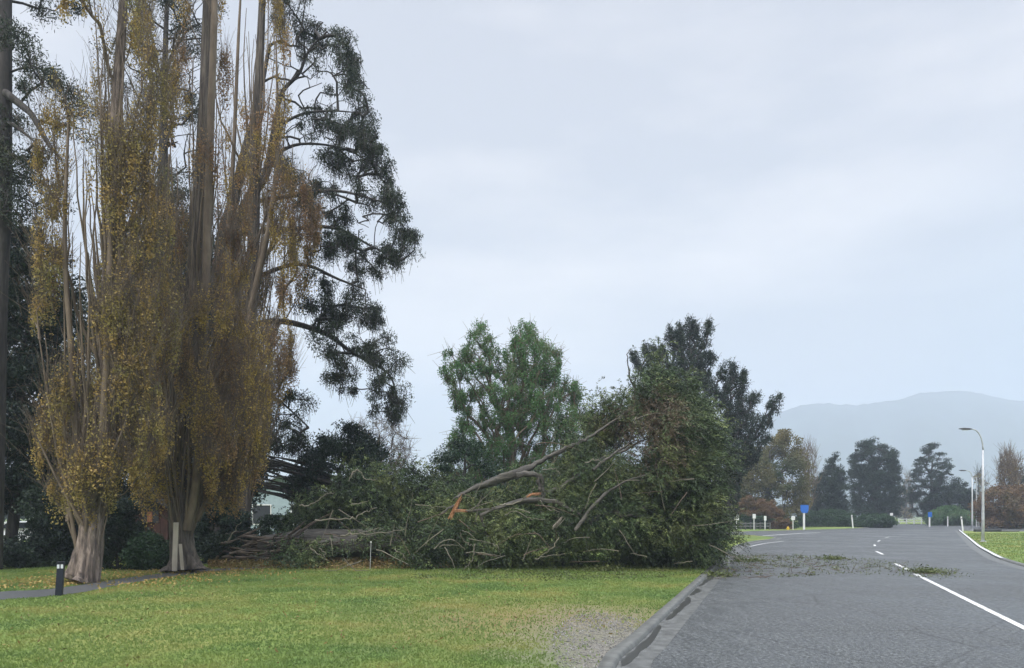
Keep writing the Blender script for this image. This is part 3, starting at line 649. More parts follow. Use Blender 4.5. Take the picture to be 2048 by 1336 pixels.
def simple_tree(name, label, cat, poly, d, hd, base_px, nclump, nleaf, crad, lsize, leafm, seed, barkm='dark_bark', r=0.25, top=None, **kw):
    xs = [p[0] for p in poly]; ys = [p[1] for p in poly]; top = top or (sum(xs) / len(xs), min(ys) + 0.25 * (max(ys) - min(ys)))
    b = P(base_px, 1100, d); b[2] = ZL; t = P(top[0], top[1], d)
    u = np.linspace(0, 1, 10)[:, None]; rn = np.random.default_rng(seed)
    tr = b + (t - b) * u + rn.normal(0, 0.01 * np.linalg.norm(t - b), (10, 3)) * np.minimum(1, u * 3)
    return tree(name, label, cat, b, tr, np.linspace(r, r * 0.2, 10), poly, d, hd, int(nclump * 1.6), nleaf, crad, lsize, leafm, barkm, seed, **kw)
sky_trees = [
 # name, label, poly, d, hd, base, nclump, nleaf, crad, lsize, mat, kw
 ("evergreen_tree", "near black broad evergreen filling the left edge under the gum trunk", [(-120, 470), (0, 465), (60, 460), (105, 500), (132, 560), (90, 620), (85, 700), (130, 750), (145, 900), (110, 1000), (60, 1010), (-120, 1020)], 30, 3.0, 20, 420, 230, 0.6, 0.14, 'dark_leaf', dict(cl=-0.4, steep=0.0, aspect=0.5, flat=(1, 1, .7), twigs=2, twiglen=1.0, twigm='twig')),
 ("evergreen_tree", "dense dark green evergreen filling the gaps behind the nearest poplars", [(120, 640), (200, 560), (300, 470), (340, 380), (400, 400), (430, 520), (470, 700), (530, 820), (545, 930), (480, 1020), (400, 1040), (130, 1040)], 38, 2.5, 330, 620, 200, 0.65, 0.16, 'dark_leaf', dict(cl=-0.25, steep=0.2, aspect=0.45, flat=(1, 1, .7))),
 ("evergreen_tree", "dark broken evergreen with fanned bare limbs between the poplars and the bright green tree", [(600, 930), (640, 880), (690, 850), (730, 865), (765, 900), (770, 960), (740, 1020), (640, 1040), (580, 1000)], 34, 1.8, 660, 200, 170, 0.5, 0.13, 'dark_leaf', dict(steep=0.2, aspect=0.4)),
 ("green_tree", "tall bright green airy tree with upright limbs behind the fallen cypress", [(870, 735), (900, 700), (925, 720), (935, 670), (965, 645), (990, 680), (1005, 720), (1015, 690), (1035, 648), (1060, 655), (1085, 690), (1115, 700), (1130, 740), (1150, 770), (1170, 815), (1200, 850), (1210, 1000), (880, 1000), (895, 900), (915, 830), (900, 770)], 46, 3.5, 1030, 1300, 125, 0.42, 0.12, 'willow_leaf', dict(cl=-0.06, steep=1.3, aspect=0.45, flat=(0.7, 0.7, 1.0), twigs=4, twiglen=0.8, rtip=0.018, dirs=(0, 0, 1), dirmix=0.2, twigm='twig', barkm='brown_bark', rmax=0.2)),
 ("evergreen_tree", "low dark green bushy tree left of the bright green tree", [(860, 960), (880, 905), (920, 880), (960, 890), (1000, 930), (1010, 1040), (860, 1050)], 40, 2.2, 930, 130, 170, 0.5, 0.14, 'shrub_leaf', dict(aspect=0.4)),
 ("bare_tree", "pale leafless twiggy tree behind the dark broken evergreen", [(690, 900), (705, 850), (750, 830), (800, 850), (822, 890), (815, 950), (790, 990), (700, 990)], 44, 2.4, 750, 170, 6, 0.4, 0.1, 'litter', dict(steep=0.7, rtip=0.014, twigs=9, twiglen=0.9, twigm='twig_brown', barkm='brown_bark')),
 ("round_tree", "broad tree half green half yellow behind the junction corner", [(1440, 960), (1480, 905), (1520, 890), (1560, 855), (1590, 870), (1600, 910), (1605, 960), (1600, 1030), (1560, 1050), (1440, 1055)], 110, 6, 1530, 420, 170, 1.1, 0.3, 'yellow_leaf', dict(aspect=0.5, rtip=0.03)),
 ("bare_tree", "thin pale leafless poplar right of the yellow tree", [(1600, 905), (1612, 890), (1630, 910), (1635, 960), (1625, 1010), (1600, 1010)], 118, 2, 1614, 60, 5, 0.8, 0.2, 'litter', dict(steep=2.2, rtip=0.03, twigs=8, twiglen=2.0, twigm='twig', barkm='brown_bark')),
 ("conifer_tree", "small pointed dark conifer behind the blue sign", [(1668, 903), (1676, 935), (1684, 955), (1691, 975), (1694, 1005), (1690, 1030), (1632, 1035), (1630, 1000), (1628, 970), (1642, 950), (1657, 940)], 125, 4, 1662, 420, 110, 0.6, 0.28, 'dark_leaf', dict(cl=-.1, aspect=0.35, flat=(1.1, 1.1, 0.7), rtip=0.03, sag=0.15)),
 ("conifer_tree", "tall dark conifer with rounded double top above the low clipped shrub", [(1705, 930), (1710, 900), (1725, 885), (1745, 880), (1758, 892), (1768, 885), (1785, 905), (1790, 940), (1798, 965), (1803, 990), (1795, 1032), (1715, 1032), (1706, 985)], 135, 4.2, 1750, 620, 120, 0.65, 0.28, 'dark_leaf', dict(aspect=0.35, flat=(1.2, 1.2, 0.8), rtip=0.035, sag=0.1, cl=-0.12)),
 ("conifer_tree", "see-through tiered conifer left of the dark mound tree", [(1862, 885), (1880, 895), (1893, 920), (1898, 950), (1895, 1000), (1890, 1035), (1830, 1035), (1822, 985), (1828, 950), (1845, 910)], 140, 3.6, 1862, 330, 110, 0.6, 0.27, 'dark_leaf', dict(aspect=0.35, flat=(1.4, 1.4, 0.5), rtip=0.04, sag=0.1, cl=-0.02)),
 ("evergreen_tree", "dark rounded mound tree behind the white marker posts", [(1880, 960), (1900, 950), (1925, 965), (1942, 990), (1945, 1040), (1860, 1042), (1850, 1010), (1870, 985)], 138, 4, 1900, 190, 160, 1.0, 0.32, 'dark_leaf', dict(aspect=0.4)),
 ("poplar_tree", "pale slender distant poplar between the two big conifers", [(1805, 950), (1812, 945), (1822, 990), (1820, 1035), (1800, 1035), (1800, 990)], 230, 2.5, 1811, 50, 40, 1.3, 0.4, 'litter', dict(steep=2.2, rtip=0.05, twigs=6, twiglen=3)),
 ("poplar_tree", "pale slender distant poplar just left of the tall street lamp", [(1955, 950), (1961, 940), (1967, 960), (1968, 1040), (1947, 1040), (1950, 990)], 200, 2.5, 1958, 50, 40, 1.2, 0.4, 'litter', dict(steep=2.2, rtip=0.05, twigs=6, twiglen=3)),
 ("poplar_tree", "grey leafless poplar with two spires above the orange brown tree", [(2003, 970), (2008, 930), (2016, 905), (2019, 925), (2026, 888), (2033, 905), (2036, 935), (2030, 975), (2025, 1010), (2000, 1010)], 110, 2, 2016, 110, 14, 0.7, 0.25, 'litter', dict(steep=2.4, rtip=0.03, twigs=9, twiglen=1.8, twigm='twig', barkm='brown_bark')),
 ("round_tree", "orange brown bushy tree right of the tall street lamp", [(1965, 1000), (1985, 982), (2015, 972), (2048, 975), (2100, 985), (2110, 1052), (1965, 1052)], 105, 5, 2030, 210, 150, 0.9, 0.28, 'orange_leaf', dict(rtip=0.03)),
 ("evergreen_tree", "grey green domed tree at the right edge behind the orange tree", [(2030, 950), (2045, 938), (2080, 945), (2100, 1000), (2090, 1045), (2025, 1045)], 125, 4, 2060, 120, 140, 1.0, 0.3, 'gum_leaf', dict()),
]
for i, (nm, lab, poly, d, hd, bp, nc, nl, cr_, ls, lm, kw) in enumerate(sky_trees):
    simple_tree(nm, lab, "tree", poly, d, hd, bp, nc, nl, cr_, ls, lm, 100 + i, r=min(0.5, 0.15 + d * 0.003), **kw)

def plume_tree(label, plumes, body, d, base_px, top, seed, nbody):
    r = np.random.default_rng(seed); pts = []
    for (x0, y0), (x1, y1), w in plumes:
        n = int(max(12, math.hypot(x1 - x0, y1 - y0) / 2.6)); u = r.random(n) ** 0.8; u[:4] = (1, .96, .9, .84); ww = w * 1.5 * (1 - u) ** 0.5 + 3.5; dd = r.normal(0, 1.0)
        for k in range(n): p = P(x0 + (x1 - x0) * u[k] + r.normal(0, ww[k] * .5), y0 + (y1 - y0) * u[k], d); p[1] += dd * u[k] * 1.8 + r.normal(0, ww[k] * d / F * .6); pts.append(p)
    c = np.vstack([np.array(pts), volume(body, d, 2.2, nbody, r, 0.5)]); b = P(base_px, 1100, d); b[2] = ZL; t = P(top[0], top[1], d); u = np.linspace(0, 1, 12)[:, None]; tr = b + (t - b) * u
    tree("conifer_tree", label, "tree", b, tr, np.linspace(0.35, 0.05, 12), targets=c, nleaf=80, crad=0.42, lsize=0.17, leafm='dark_leaf', seed=seed, steep=1.0, rtip=0.02, aspect=0.3, twigs=3, twiglen=0.6, flat=(0.7, 0.7, 1.0), dirs=(0, 0, 1), dirmix=0.4, rmax=0.15)
plume_tree("jagged dark grey conifer standing tallest behind the fallen cypress", [((1300, 800), (1262, 705), 16), ((1305, 800), (1285, 702), 12), ((1325, 790), (1305, 694), 12), ((1340, 780), (1326, 690), 10), ((1355, 770), (1338, 655), 12), ((1368, 760), (1352, 668), 14), ((1375, 770), (1367, 640), 18), ((1382, 780), (1385, 632), 20), ((1390, 780), (1400, 645), 18), ((1395, 790), (1414, 648), 14), ((1400, 800), (1422, 712), 14), ((1400, 840), (1432, 745), 16), ((1380, 850), (1425, 790), 16)],
           [(1290, 800), (1330, 770), (1360, 720), (1405, 720), (1415, 780), (1420, 1020), (1300, 1020)], 62, 1370, (1382, 700), 131, 330)
plume_tree("ragged dark conifer spreading right at the fallen cypress's road end", [((1435, 900), (1420, 800), 14), ((1445, 880), (1445, 775), 14), ((1455, 880), (1470, 728), 16), ((1462, 880), (1484, 745), 12), ((1468, 890), (1500, 772), 14), ((1470, 900), (1522, 782), 14), ((1475, 910), (1545, 797), 14), ((1470, 930), (1540, 838), 14), ((1468, 950), (1520, 880), 14), ((1460, 980), (1500, 910), 14)],
           [(1425, 900), (1440, 830), (1470, 810), (1500, 840), (1510, 870), (1485, 930), (1475, 1040), (1420, 1040)], 62, 1452, (1462, 780), 132, 200)

# ---- shrubs and hedges
shrubs = [
 ("shrub", "dark green shrub between the two nearest poplars", [(195, 1145), (190, 1080), (205, 1020), (235, 985), (262, 1010), (268, 1080), (280, 1145)], 25.5, 1.4, 235, 110, 170, 0.32, 0.09, 'dark_leaf'),
 ("hedge", "black green hedge standing behind the poplar trunks and the shed", [(125, 1135), (120, 1060), (150, 1035), (200, 1020), (300, 1010), (420, 1015), (470, 1035), (475, 1130)], 34, 0.9, 250, 420, 170, 0.45, 0.13, 'dark_leaf'),
 ("shrub", "blue green shrub in front of the red brown shed", [(262, 1142), (265, 1085), (290, 1065), (325, 1075), (340, 1105), (340, 1142)], 25.5, 1.0, 300, 90, 170, 0.26, 0.08, 'shrub_leaf'),
 ("shrub", "dark shrub right of the brown poplar by the leaf litter", [(395, 1136), (392, 1070), (410, 1015), (450, 1000), (490, 1040), (500, 1100), (480, 1136)], 29, 1.4, 445, 120, 170, 0.36, 0.1, 'dark_leaf'),
 ("shrub", "black green shrub at the left edge behind the footpath", [(-60, 1150), (-60, 1060), (0, 1085), (60, 1080), (105, 1060), (125, 1100), (120, 1148), (60, 1140), (20, 1118)], 27, 1.2, 40, 130, 170, 0.35, 0.1, 'dark_leaf'),
 ("shrub", "dark tangled shrub under the ochre poplar crown at left", [(60, 1060), (70, 980), (120, 960), (150, 1000), (155, 1130), (100, 1130)], 28, 1.4, 110, 90, 170, 0.35, 0.1, 'dark_leaf'),
 ("shrub", "green shrub in front of the pale house", [(500, 1100), (505, 1058), (530, 1042), (550, 1030), (575, 1040), (600, 1005), (640, 1000), (660, 1100)], 38, 1.5, 590, 110, 150, 0.32, 0.12, 'shrub_leaf'),
 ("shrub", "low clipped dark dome shrub at the roadside under the double topped conifer", [(1713, 1054), (1712, 1042), (1730, 1032), (1755, 1029), (1775, 1034), (1783, 1043), (1782, 1052)], 112, 2.2, 1748, 150, 150, 0.55, 0.22, 'hedge_leaf'),
 ("shrub", "orange leaved shrub beside the yellow hydrant", [(1545, 1058), (1530, 1020), (1545, 1000), (1560, 1025), (1578, 1045), (1582, 1057)], 97, 1.6, 1560, 60, 130, 0.45, 0.2, 'orange_leaf'),
 ("shrub", "rusty orange bush under the half yellow tree", [(1478, 1030), (1475, 1000), (1495, 988), (1525, 1000), (1530, 1030)], 97, 1.6, 1502, 60, 130, 0.45, 0.2, 'orange_leaf'),
 ("hedge", "dark green hedge behind the blue sign on the verge", [(1595, 1057), (1592, 1035), (1620, 1025), (1660, 1020), (1700, 1028), (1716, 1045), (1714, 1056)], 118, 2.0, 1650, 190, 150, 0.6, 0.22, 'hedge_leaf'),
 ("hedge", "bright green hedge behind the white marker posts", [(1860, 1050), (1858, 1030), (1880, 1018), (1910, 1014), (1940, 1025), (1962, 1035), (1965, 1051)], 135, 2.0, 1910, 190, 150, 0.65, 0.25, 'willow_leaf'),
 ("hedge", "dark hedge along the far verge under the half yellow tree", [(1445, 1060), (1445, 1040), (1480, 1032), (1530, 1036), (1590, 1040), (1592, 1059)], 101, 1.5, 1515, 150, 150, 0.5, 0.2, 'hedge_leaf'),
 ("hedge", "low dark hedge right of the lamps by the cross street", [(1964, 1052), (1966, 1035), (2010, 1030), (2100, 1034), (2110, 1054)], 112, 1.5, 2030, 150, 140, 0.5, 0.2, 'dark_leaf'),
]
for i, (nm, lab, poly, d, hd, bp, nc, nl, cr_, ls, lm) in enumerate(shrubs):
    simple_tree(nm, lab, nm, poly, d, hd, bp, nc, nl, cr_, ls, lm, 300 + i, r=0.05, rtip=0.008, rmax=0.05, cl=-0.25 if nm == 'shrub' else -0.6)
# distant tree belts that close the view behind everything
def belt(label, x0, x1, y, h, n, seed, mat, gaps=0.0):
    r = np.random.default_rng(seed); c = np.stack([r.uniform(x0, x1, n), y + r.normal(0, 8, n), r.uniform(0.5, 1, n) ** 1.5 * h * (0.65 + 0.35 * np.sin(np.linspace(0, 1, n)))], 1)
    c[:, 2] *= 0.55 + 0.45 * np.sin(c[:, 0] * 0.13 + seed) ** 2
    q, k, off = scatter(c, 260, 2.2, r); q[:, 2] = np.maximum(q[:, 2], 0)
    o = leaves("woodland", q, 0.38, M[mat], None, r, 0.6); return tag(o, label, "wood", kind='stuff')
belt("far dark wood closing the view behind the park trees", -150, 30, 122, 9, 900, 2, 'dark_leaf')
belt("hazy far tree belt beyond the cross street", 60, 330, 330, 9, 700, 3, 'gum_leaf')

# ------------------------------------------------------------------ the fallen cypress
rf = np.random.default_rng(99)
FT = thing("fallen_cypress", "huge uprooted cypress lying across the lawn with its olive green crown over the kerb", "fallen tree", (P(700, 1100, 28)[0], 28, ZL)); FT['_o'] = 0
lp = catmull([P(520, 1094, 28.5), P(570, 1090, 28.5), P(640, 1088, 28.3), P(720, 1086, 28.2), P(800, 1082, 28), P(880, 1076, 28), P(980, 1060, 28.5), P(1100, 1030, 29), P(1220, 980, 30)], 6)
lr = np.interp(np.linspace(0, 1, len(lp)), [0, 0.2, 0.5, 0.75, 1], [0.34, 0.5, 0.5, 0.36, 0.12])
_lt = np.random.default_rng(3).normal(0, 1, (80, 28)); _lt = (_lt + np.roll(_lt, 1, 0) + np.roll(_lt, 2, 0)) / 1.7
def log_flute(th, i): return 0.045 * _lt[np.arange(i.shape[0]) % 80] + 1 + 0.08 * np.sin(3 * th + 1 + i * 0.1) + 0.05 * np.sin(7 * th + i * 0.3) + 0.03 * np.sin(13 * th)
tb = Tubes(); tb.add(lp, lr, 28, log_flute); tb.obj("trunk", M['log_bark'], FT)
limbs_px = [
 ([(905, 1000), (935, 982), (985, 962), (1035, 945), (1075, 925), (1110, 905), (1150, 885), (1185, 868), (1240, 832), (1290, 790)], 25.2, [0.015, 0.09, 0.16, 0.175, 0.10, 0.085, 0.075, 0.065, 0.045, 0.02], 1.5),
 ([(1035, 950), (1070, 948), (1078, 965), (1082, 990)], 25.4, [0.12, 0.1, 0.08, 0.06], 0), ([(1082, 948), (1087, 985), (1085, 1010)], 25.3, [0.05, 0.05, 0.04], 0),
 ([(1060, 1000), (1100, 985), (1160, 950), (1200, 920), (1260, 895), (1330, 850)], 25.8, [0.12, 0.11, 0.09, 0.07, 0.05, 0.02], 1),
 ([(1185, 940), (1230, 905), (1290, 870)], 25.0, [0.06, 0.05, 0.02], 0.5), ([(960, 1030), (1010, 1012), (1060, 1000), (1110, 1005), (1160, 1030)], 25.2, [0.06, 0.08, 0.12, 0.1, 0.05], 0),
 ([(880, 1030), (905, 1012), (925, 1020), (980, 1018), (1050, 1000)], 25.2, [0.03, 0.06, 0.05, 0.05, 0.04], 0), ([(1280, 830), (1268, 780), (1275, 750), (1290, 720)], 28, [0.05, 0.04, 0.02], 0),
 ([(1290, 800), (1265, 770), (1255, 720), (1260, 700)], 28.5, [0.05, 0.03, 0.015], 0),
 ([(1150, 1060), (1200, 1000), (1260, 960), (1330, 940)], 24.2, [0.08, 0.07, 0.04, 0.02], 0.6),
]
pts_all = []; limb_tubes = []
for pix, d, r, dd in limbs_px:
    p, rr = limb(pix, d, np.array(r) * 0.85, dd); p += rf.normal(0, 0.02, p.shape); rr = rr * rf.uniform(0.82, 1.15, len(rr)); q = Tubes(); q.add(p, rr, 12, lambda th, i: 1 + 0.14 * np.sin(3 * th + i * 0.4) + 0.08 * np.sin(7 * th + i)); limb_tubes.append(q); pts_all.append(p)
# pale bare twigs hanging in and before the foliage
pale = [([(950, 1088), (947, 1112), (930, 1138)], .03), ([(868, 1098), (890, 1080), (912, 1082), (930, 1100)], .022), ([(985, 1088), (996, 1095), (1001, 1112)], .02), ([(1118, 1075), (1104, 1095), (1075, 1116)], .024),
        ([(1000, 1010), (1030, 1006), (1058, 990), (1068, 972)], .03), ([(1080, 1000), (1095, 1018), (1115, 1022), (1118, 1040)], .022), ([(920, 1065), (930, 1085), (945, 1092)], .02), ([(1070, 1118), (1095, 1112), (1130, 1108)], .02),
        ([(1085, 940), (1110, 938), (1122, 952)], .02), ([(1170, 925), (1190, 920), (1210, 924)], .022), ([(1010, 1030), (1030, 1022), (1060, 1036), (1090, 1040)], .02), ([(1270, 840), (1290, 830), (1330, 826)], .02),
        ([(630, 1040), (690, 1038), (715, 1032), (735, 1020), (750, 1015)], .03), ([(680, 1072), (710, 1068), (750, 1067), (810, 1058)], .035), ([(620, 1095), (640, 1110), (655, 1122)], .025), ([(638, 1096), (650, 1105), (652, 1118)], .02),
        ([(700, 955), (712, 940), (722, 945), (730, 958), (755, 960)], .03), ([(455, 1085), (470, 1060), (485, 1045)], .03), ([(660, 1072), (664, 1090), (668, 1112)], .02), ([(790, 1098), (805, 1108), (812, 1120)], .02),
        ([(600, 1012), (625, 1010), (650, 990), (668, 985)], .03)]
for pix, r in pale:
    p = catmull([P(a, b, 24.0) for a, b in pix], 6); p[:, 1] += np.cumsum(rf.normal(0, 0.03, len(p))); p[1:] += rf.normal(0, 0.02, p[1:].shape); tw = Tubes(); tw.add(p, np.linspace(r * 0.85, r * 0.3, len(p)), 6); tw.obj("bare_twig", M['pale_twig'], FT)
for i in range(58):
    a = rf.uniform(640, 1420); b_ = rf.uniform(960 if a < 1050 else 860, 1125); L = rf.uniform(0.5, 1.5); q = P(a, b_, rf.uniform(23.9, 24.5)); q[2] = max(q[2], 0.2); dv = nrm(np.array([rf.normal(0, 1), rf.normal(-0.2, 0.3), rf.normal(0.1, 0.6)]))
    w = np.linspace(0, 1, 7)[:, None]; p = q + dv * L * w + np.array([0, 0, rf.normal(-.15, .15)]) * w * w + np.cumsum(rf.normal(0, 0.015, (7, 3)), 0); p[:, 2] = np.maximum(p[:, 2], 0.12)
    tw = Tubes(); tw.add(p, np.linspace(rf.uniform(0.012, 0.022), 0.005, 7), 5); tw.obj("bare_twig", M['pale_twig' if i % 3 else 'twig_brown'], FT)
crown_px = [(862, 1138), (858, 1080), (885, 1045), (905, 1030), (960, 1000), (1040, 985), (1080, 960), (1110, 920), (1170, 880), (1200, 840), (1245, 812), (1285, 800), (1300, 768), (1325, 745), (1362, 752), (1385, 785), (1398, 840), (1410, 880), (1432, 890), (1440, 960), (1452, 1030), (1456, 1085), (1440, 1112), (1380, 1128), (1300, 1134), (1100, 1136), (1000, 1140)]
crown_px = [(1024 + (a - 1024) * 0.965, 1030 - (1030 - b_) * 0.93 if b_ < 1030 else b_) for a, b_ in crown_px]
cc = volume(crown_px, 27.8, 3.1, 3600, rf, 0.7)
cc[:, 1] += 0.9 * np.array([mn.noise(Vector((p[0] * 0.7, 3.0, p[2] * 0.9))) for p in cc])
cc = cc[np.array([mn.noise(Vector((p[0] * 0.9, p[1] * 0.9, p[2] * 1.3))) for p in cc]) + 1.1 * np.array([mn.noise(Vector((p[0] * 0.42 + 7, p[1] * 0.42, p[2] * 0.6))) for p in cc]) > 0.0]
cc = cc[cc[:, 0] / cc[:, 1] * F + CX < 1438]
cc = cc[cc[:, 1] > 24.5]
cc = cc[cc[:, 2] > 0.1]
# openings where limbs show
sx = cc[:, 0] / cc[:, 1] * F + CX; sy = HZ - (cc[:, 2] - CH) / cc[:, 1] * F
op = in_poly(sx, sy, [(900, 1040), (920, 990), (1040, 930), (1180, 850), (1200, 880), (1090, 950), (1110, 1030), (1000, 1035)]) & (cc[:, 1] < 27) & (rf.random(len(cc)) < 0.85)
hole = in_poly(sx, sy, [(1000, 1115), (1010, 1070), (1110, 1050), (1130, 1080), (1100, 1120)]) & (cc[:, 1] < 27) & (rf.random(len(cc)) < 0.8)
cc = cc[~(op | hole)]
br = in_poly(cc[:, 0] / cc[:, 1] * F + CX, HZ - (cc[:, 2] - CH) / cc[:, 1] * F, [(1210, 830), (1330, 800), (1350, 860), (1330, 940), (1250, 900), (1200, 870)])
paths, arr, rad = skeleton(np.vstack([lp[20:]] + pts_all), cc[::3], rf, 0.0, 0.01, 0.45, 0.05, 0.09)
own = np.cumsum([len(lp[20:])] + [len(p) for p in pts_all]); trunk_extra = Tubes(); trunk_extra.add(lp[20:], lr[20:] * 0.5, 6)
for (p, r), ro in zip(paths, skeleton.roots):
    j = int(np.searchsorted(own, ro, side='right')); (trunk_extra if j == 0 else limb_tubes[j - 1]).add(p, r, 4)
trunk_extra.obj("trunk_branches", M['brown_bark'], FT)
for q in limb_tubes: q.obj("limb", M['log_bark'], FT)
def sprays(name, c, nspray, per, srad, L, mat, rng, droop=-0.35, wind=(0.5, 0, 0.1), lsize=0.07, flatn=0.6):
    """feathery sprays: leaflets strung along short drooping axes"""
    m = len(c); k = np.repeat(np.arange(m), nspray); base = c[k] + rng.normal(0, srad, (len(k), 3)) * np.array([1, 1, 0.8])
    ax = nrm(nrm(base - c[k]) + np.array(wind) + rng.normal(0, 0.35, (len(k), 3)))
    ln = L * rng.uniform(0.5, 1.4, len(k)); u = rng.random((len(k), per))
    q = base[:, None, :] + ax[:, None, :] * (u * ln[:, None])[:, :, None] + rng.normal(0, 0.03, (len(k), per, 3)); q[:, :, 2] += droop * (u ** 2) * ln[:, None]
    q = q.reshape(-1, 3); d = np.repeat(ax, per, 0) + np.array([0, 0, droop]); kk = np.repeat(k, per)
    tint = np.clip(rng.normal(0.45, 0.3, m)[kk] + np.repeat(rng.normal(0, 0.15, len(k)), per) + rng.normal(0, 0.12, len(q)), 0, 1)
    ok = q[:, 2] > 0.02; return q[ok], nrm(d)[ok], tint[ok]
bc = []
bins = np.digitize(cc[:, 0], np.linspace(cc[:, 0].min(), cc[:, 0].max(), 34)); rim_ = [cc[bins == k][np.argsort(-cc[bins == k][:, 2])[j]] for k in range(2, 33) if (bins == k).sum() > 8 for j in (0, 3)]
seeds = np.vstack([rim_, cc[rf.permutation(len(cc))[:600]]]); ctr = np.array([P(1250, 1060, 28)[0], 28.5, 0.5]); nb = 0
for a in seeds:
    if nb >= 92: break
    top = any(a is q_ or np.allclose(a, q_) for q_ in rim_)
    if a[2] < 0.8 or (a[1] > 28.5 and not top): continue
    dv = nrm((a - ctr) * np.array([1, 1, 1]) + rf.normal(0, 1.2, 3)); L = rf.uniform(1.2, 2.6); dv = nrm(dv + (np.array([-0.5, 0, 0.9]) if top else 0)); dv[1] = -abs(dv[1]) * 0.6
    w = np.linspace(0, 1, 8)[:, None]; p = a + dv * L * (w - 0.45) + np.array([0, 0, 1.0]) * rf.uniform(-0.7, 0.1) * w ** 2 + np.cumsum(rf.normal(0, 0.03, (8, 3)), 0)
    sx = p[:, 0] / p[:, 1] * F + CX
    if p[:, 2].min() < 0.15 or sx.max() > 1445 or p[:, 1].min() < 24.2: continue
    tw = Tubes(); tw.add(p, np.linspace(rf.uniform(0.03, 0.055), 0.008, 8), 6); tw.obj("bough", M['log_bark'], FT); nb += 1
    for q_ in p[2:]: bc += [q_ + rf.normal(0, 0.1, 3) for _ in range(2)]
bc = np.array(bc); q, d, ti = sprays('crown', bc, 9, 16, 0.16, 0.4, None, rf, droop=-0.5); tag(leaves("crown", q, 0.075, M['cypress_leaf'], FT, rf, 0.38, d, 0.7, np.clip(ti + 0.15, 0, 1)), "lighter drooping outer boughs")
q, d, ti = sprays('crown', cc[~br], 13, 34, 0.28, 0.55, None, rf, droop=-0.5); leaves("crown", q, 0.072, M['cypress_leaf'], FT, rf, 0.3, d, 0.78, ti)
q, d, ti = sprays('crown', cc[br], 13, 20, 0.28, 0.45, None, rf); tag(leaves("crown", q, 0.075, M['cypress_brown'], FT, rf, 0.35, d, 0.6, ti), "brown dying patch of the crown")
# sparser greenery broken off behind and along the trunk
gpx = [[(600, 1075), (585, 1020), (640, 985), (690, 960), (700, 935), (760, 935), (850, 945), (880, 970), (900, 1075), (760, 1075), (690, 1055)], [(840, 1125), (850, 1075), (880, 1060), (900, 1125)], [(610, 1115), (640, 1085), (680, 1100), (690, 1125)]]
g = sub_poly(gpx, 30, 1.2, [420, 60, 40], rf); g[420:, 1] -= 3.6; g = np.vstack([g, volume([(690, 1080), (720, 1050), (800, 1040), (880, 1040), (890, 1110), (780, 1100)], 27, 0.5, 46, rf)])
q, d, ti = sprays('crown', g, 11, 20, 0.28, 0.45, None, rf); tag(leaves("crown", q, 0.085, M['cypress_leaf'], FT, rf, 0.38, d, 0.6, ti), "torn greenery draped over the log")
# fresh orange breaks
def splinter(pts, r, name="split_wood", mat='split', lab=None):
    b = MB(); pts = [np.array(p) for p in pts]; ax = pts[-1] - pts[0]
    for k in range(11):
        off = rf.normal(0, 0.5, 3) * max(r); e = rf.uniform(-0.25, 0.3); q0 = pts[0] + off - ax * rf.uniform(0, .15); q1 = pts[-1] + off * 1.2 + ax * e; mid = pts[len(pts) // 2] + off
        w = max(r) * rf.uniform(0.2, 0.5); b.tube([q0, mid, q1], [w, w * 0.9, 0.004], 5); o = b.obj(name, M[mat], FT)
    if lab: o['label'] = lab
    return o
splinter([P(902, 1032, 24.5), P(908, 1020, 24.5), P(914, 1008, 24.5), P(919, 999, 24.5)], [0.03, 0.07, 0.05, 0.02], lab="upright orange break")
splinter([P(908, 1022, 24.4), P(918, 1021, 24.4), P(930, 1021, 24.4)], [0.04, 0.045, 0.035])
splinter([P(1057, 993, 24.6), P(1064, 989, 24.6), P(1080, 988, 24.6)], [0.03, 0.045, 0.045], lab="orange break at the limb end")
splinter([P(1108, 1054, 24.3), P(1116, 1046, 24.3), P(1122, 1038, 24.3)], [0.06, 0.05, 0.02], mat='stake', lab="pale broken stub")
# broken planks and root end at the left
b = MB()
for i in range(110):
    px = rf.uniform(430, 600); py = rf.uniform(1072, 1122); dd = rf.uniform(27.4, 29.4); L = rf.uniform(0.4, 1.6); a = rf.normal(0.0, 0.3); e = rf.normal(0.05, 0.28)
    p0 = P(px, py, dd); p0[2] = max(0.15, p0[2]); dv = np.array([math.cos(a), math.sin(a), e]) * L; b.tube([p0, p0 + dv * 0.5 + rf.normal(0, .03, 3), p0 + dv], [0.045, 0.06, 0.008], 5)
b.obj("splintered_butt", M['oldwood'], FT)
# fan of bare limbs of the broken evergreen
FB = thing("broken_limb_fan", "fan of bare purple brown limbs slanting down beside the pale house", "broken limb", (P(620, 1060, 33.5)[0], 33.5, ZL)); FB['_o'] = 0
t2 = Tubes()
for i in range(34):
    y0 = rf.uniform(905, 985); x0 = rf.uniform(495, 530); x1 = rf.uniform(600, 700); y1 = y0 + (x1 - x0) * rf.uniform(0.15, 0.42) + 6; d = rf.uniform(32.5, 34.5)
    p = catmull([P(x0, y0, d), P((x0 + x1) / 2, (y0 + y1) / 2 - rf.uniform(0, 12), d), P(x1, y1, d)], 6); t2.add(p, np.linspace(0.02, rf.uniform(0.04, 0.09), len(p)), 6)
p = catmull([P(660, 985, 33.5), P(665, 1040, 33.5), P(668, 1105, 33.5)], 5); t2.add(p, np.linspace(0.2, 0.3, len(p)), 10)
t2.obj("limbs", M['dark_bark'], FB)

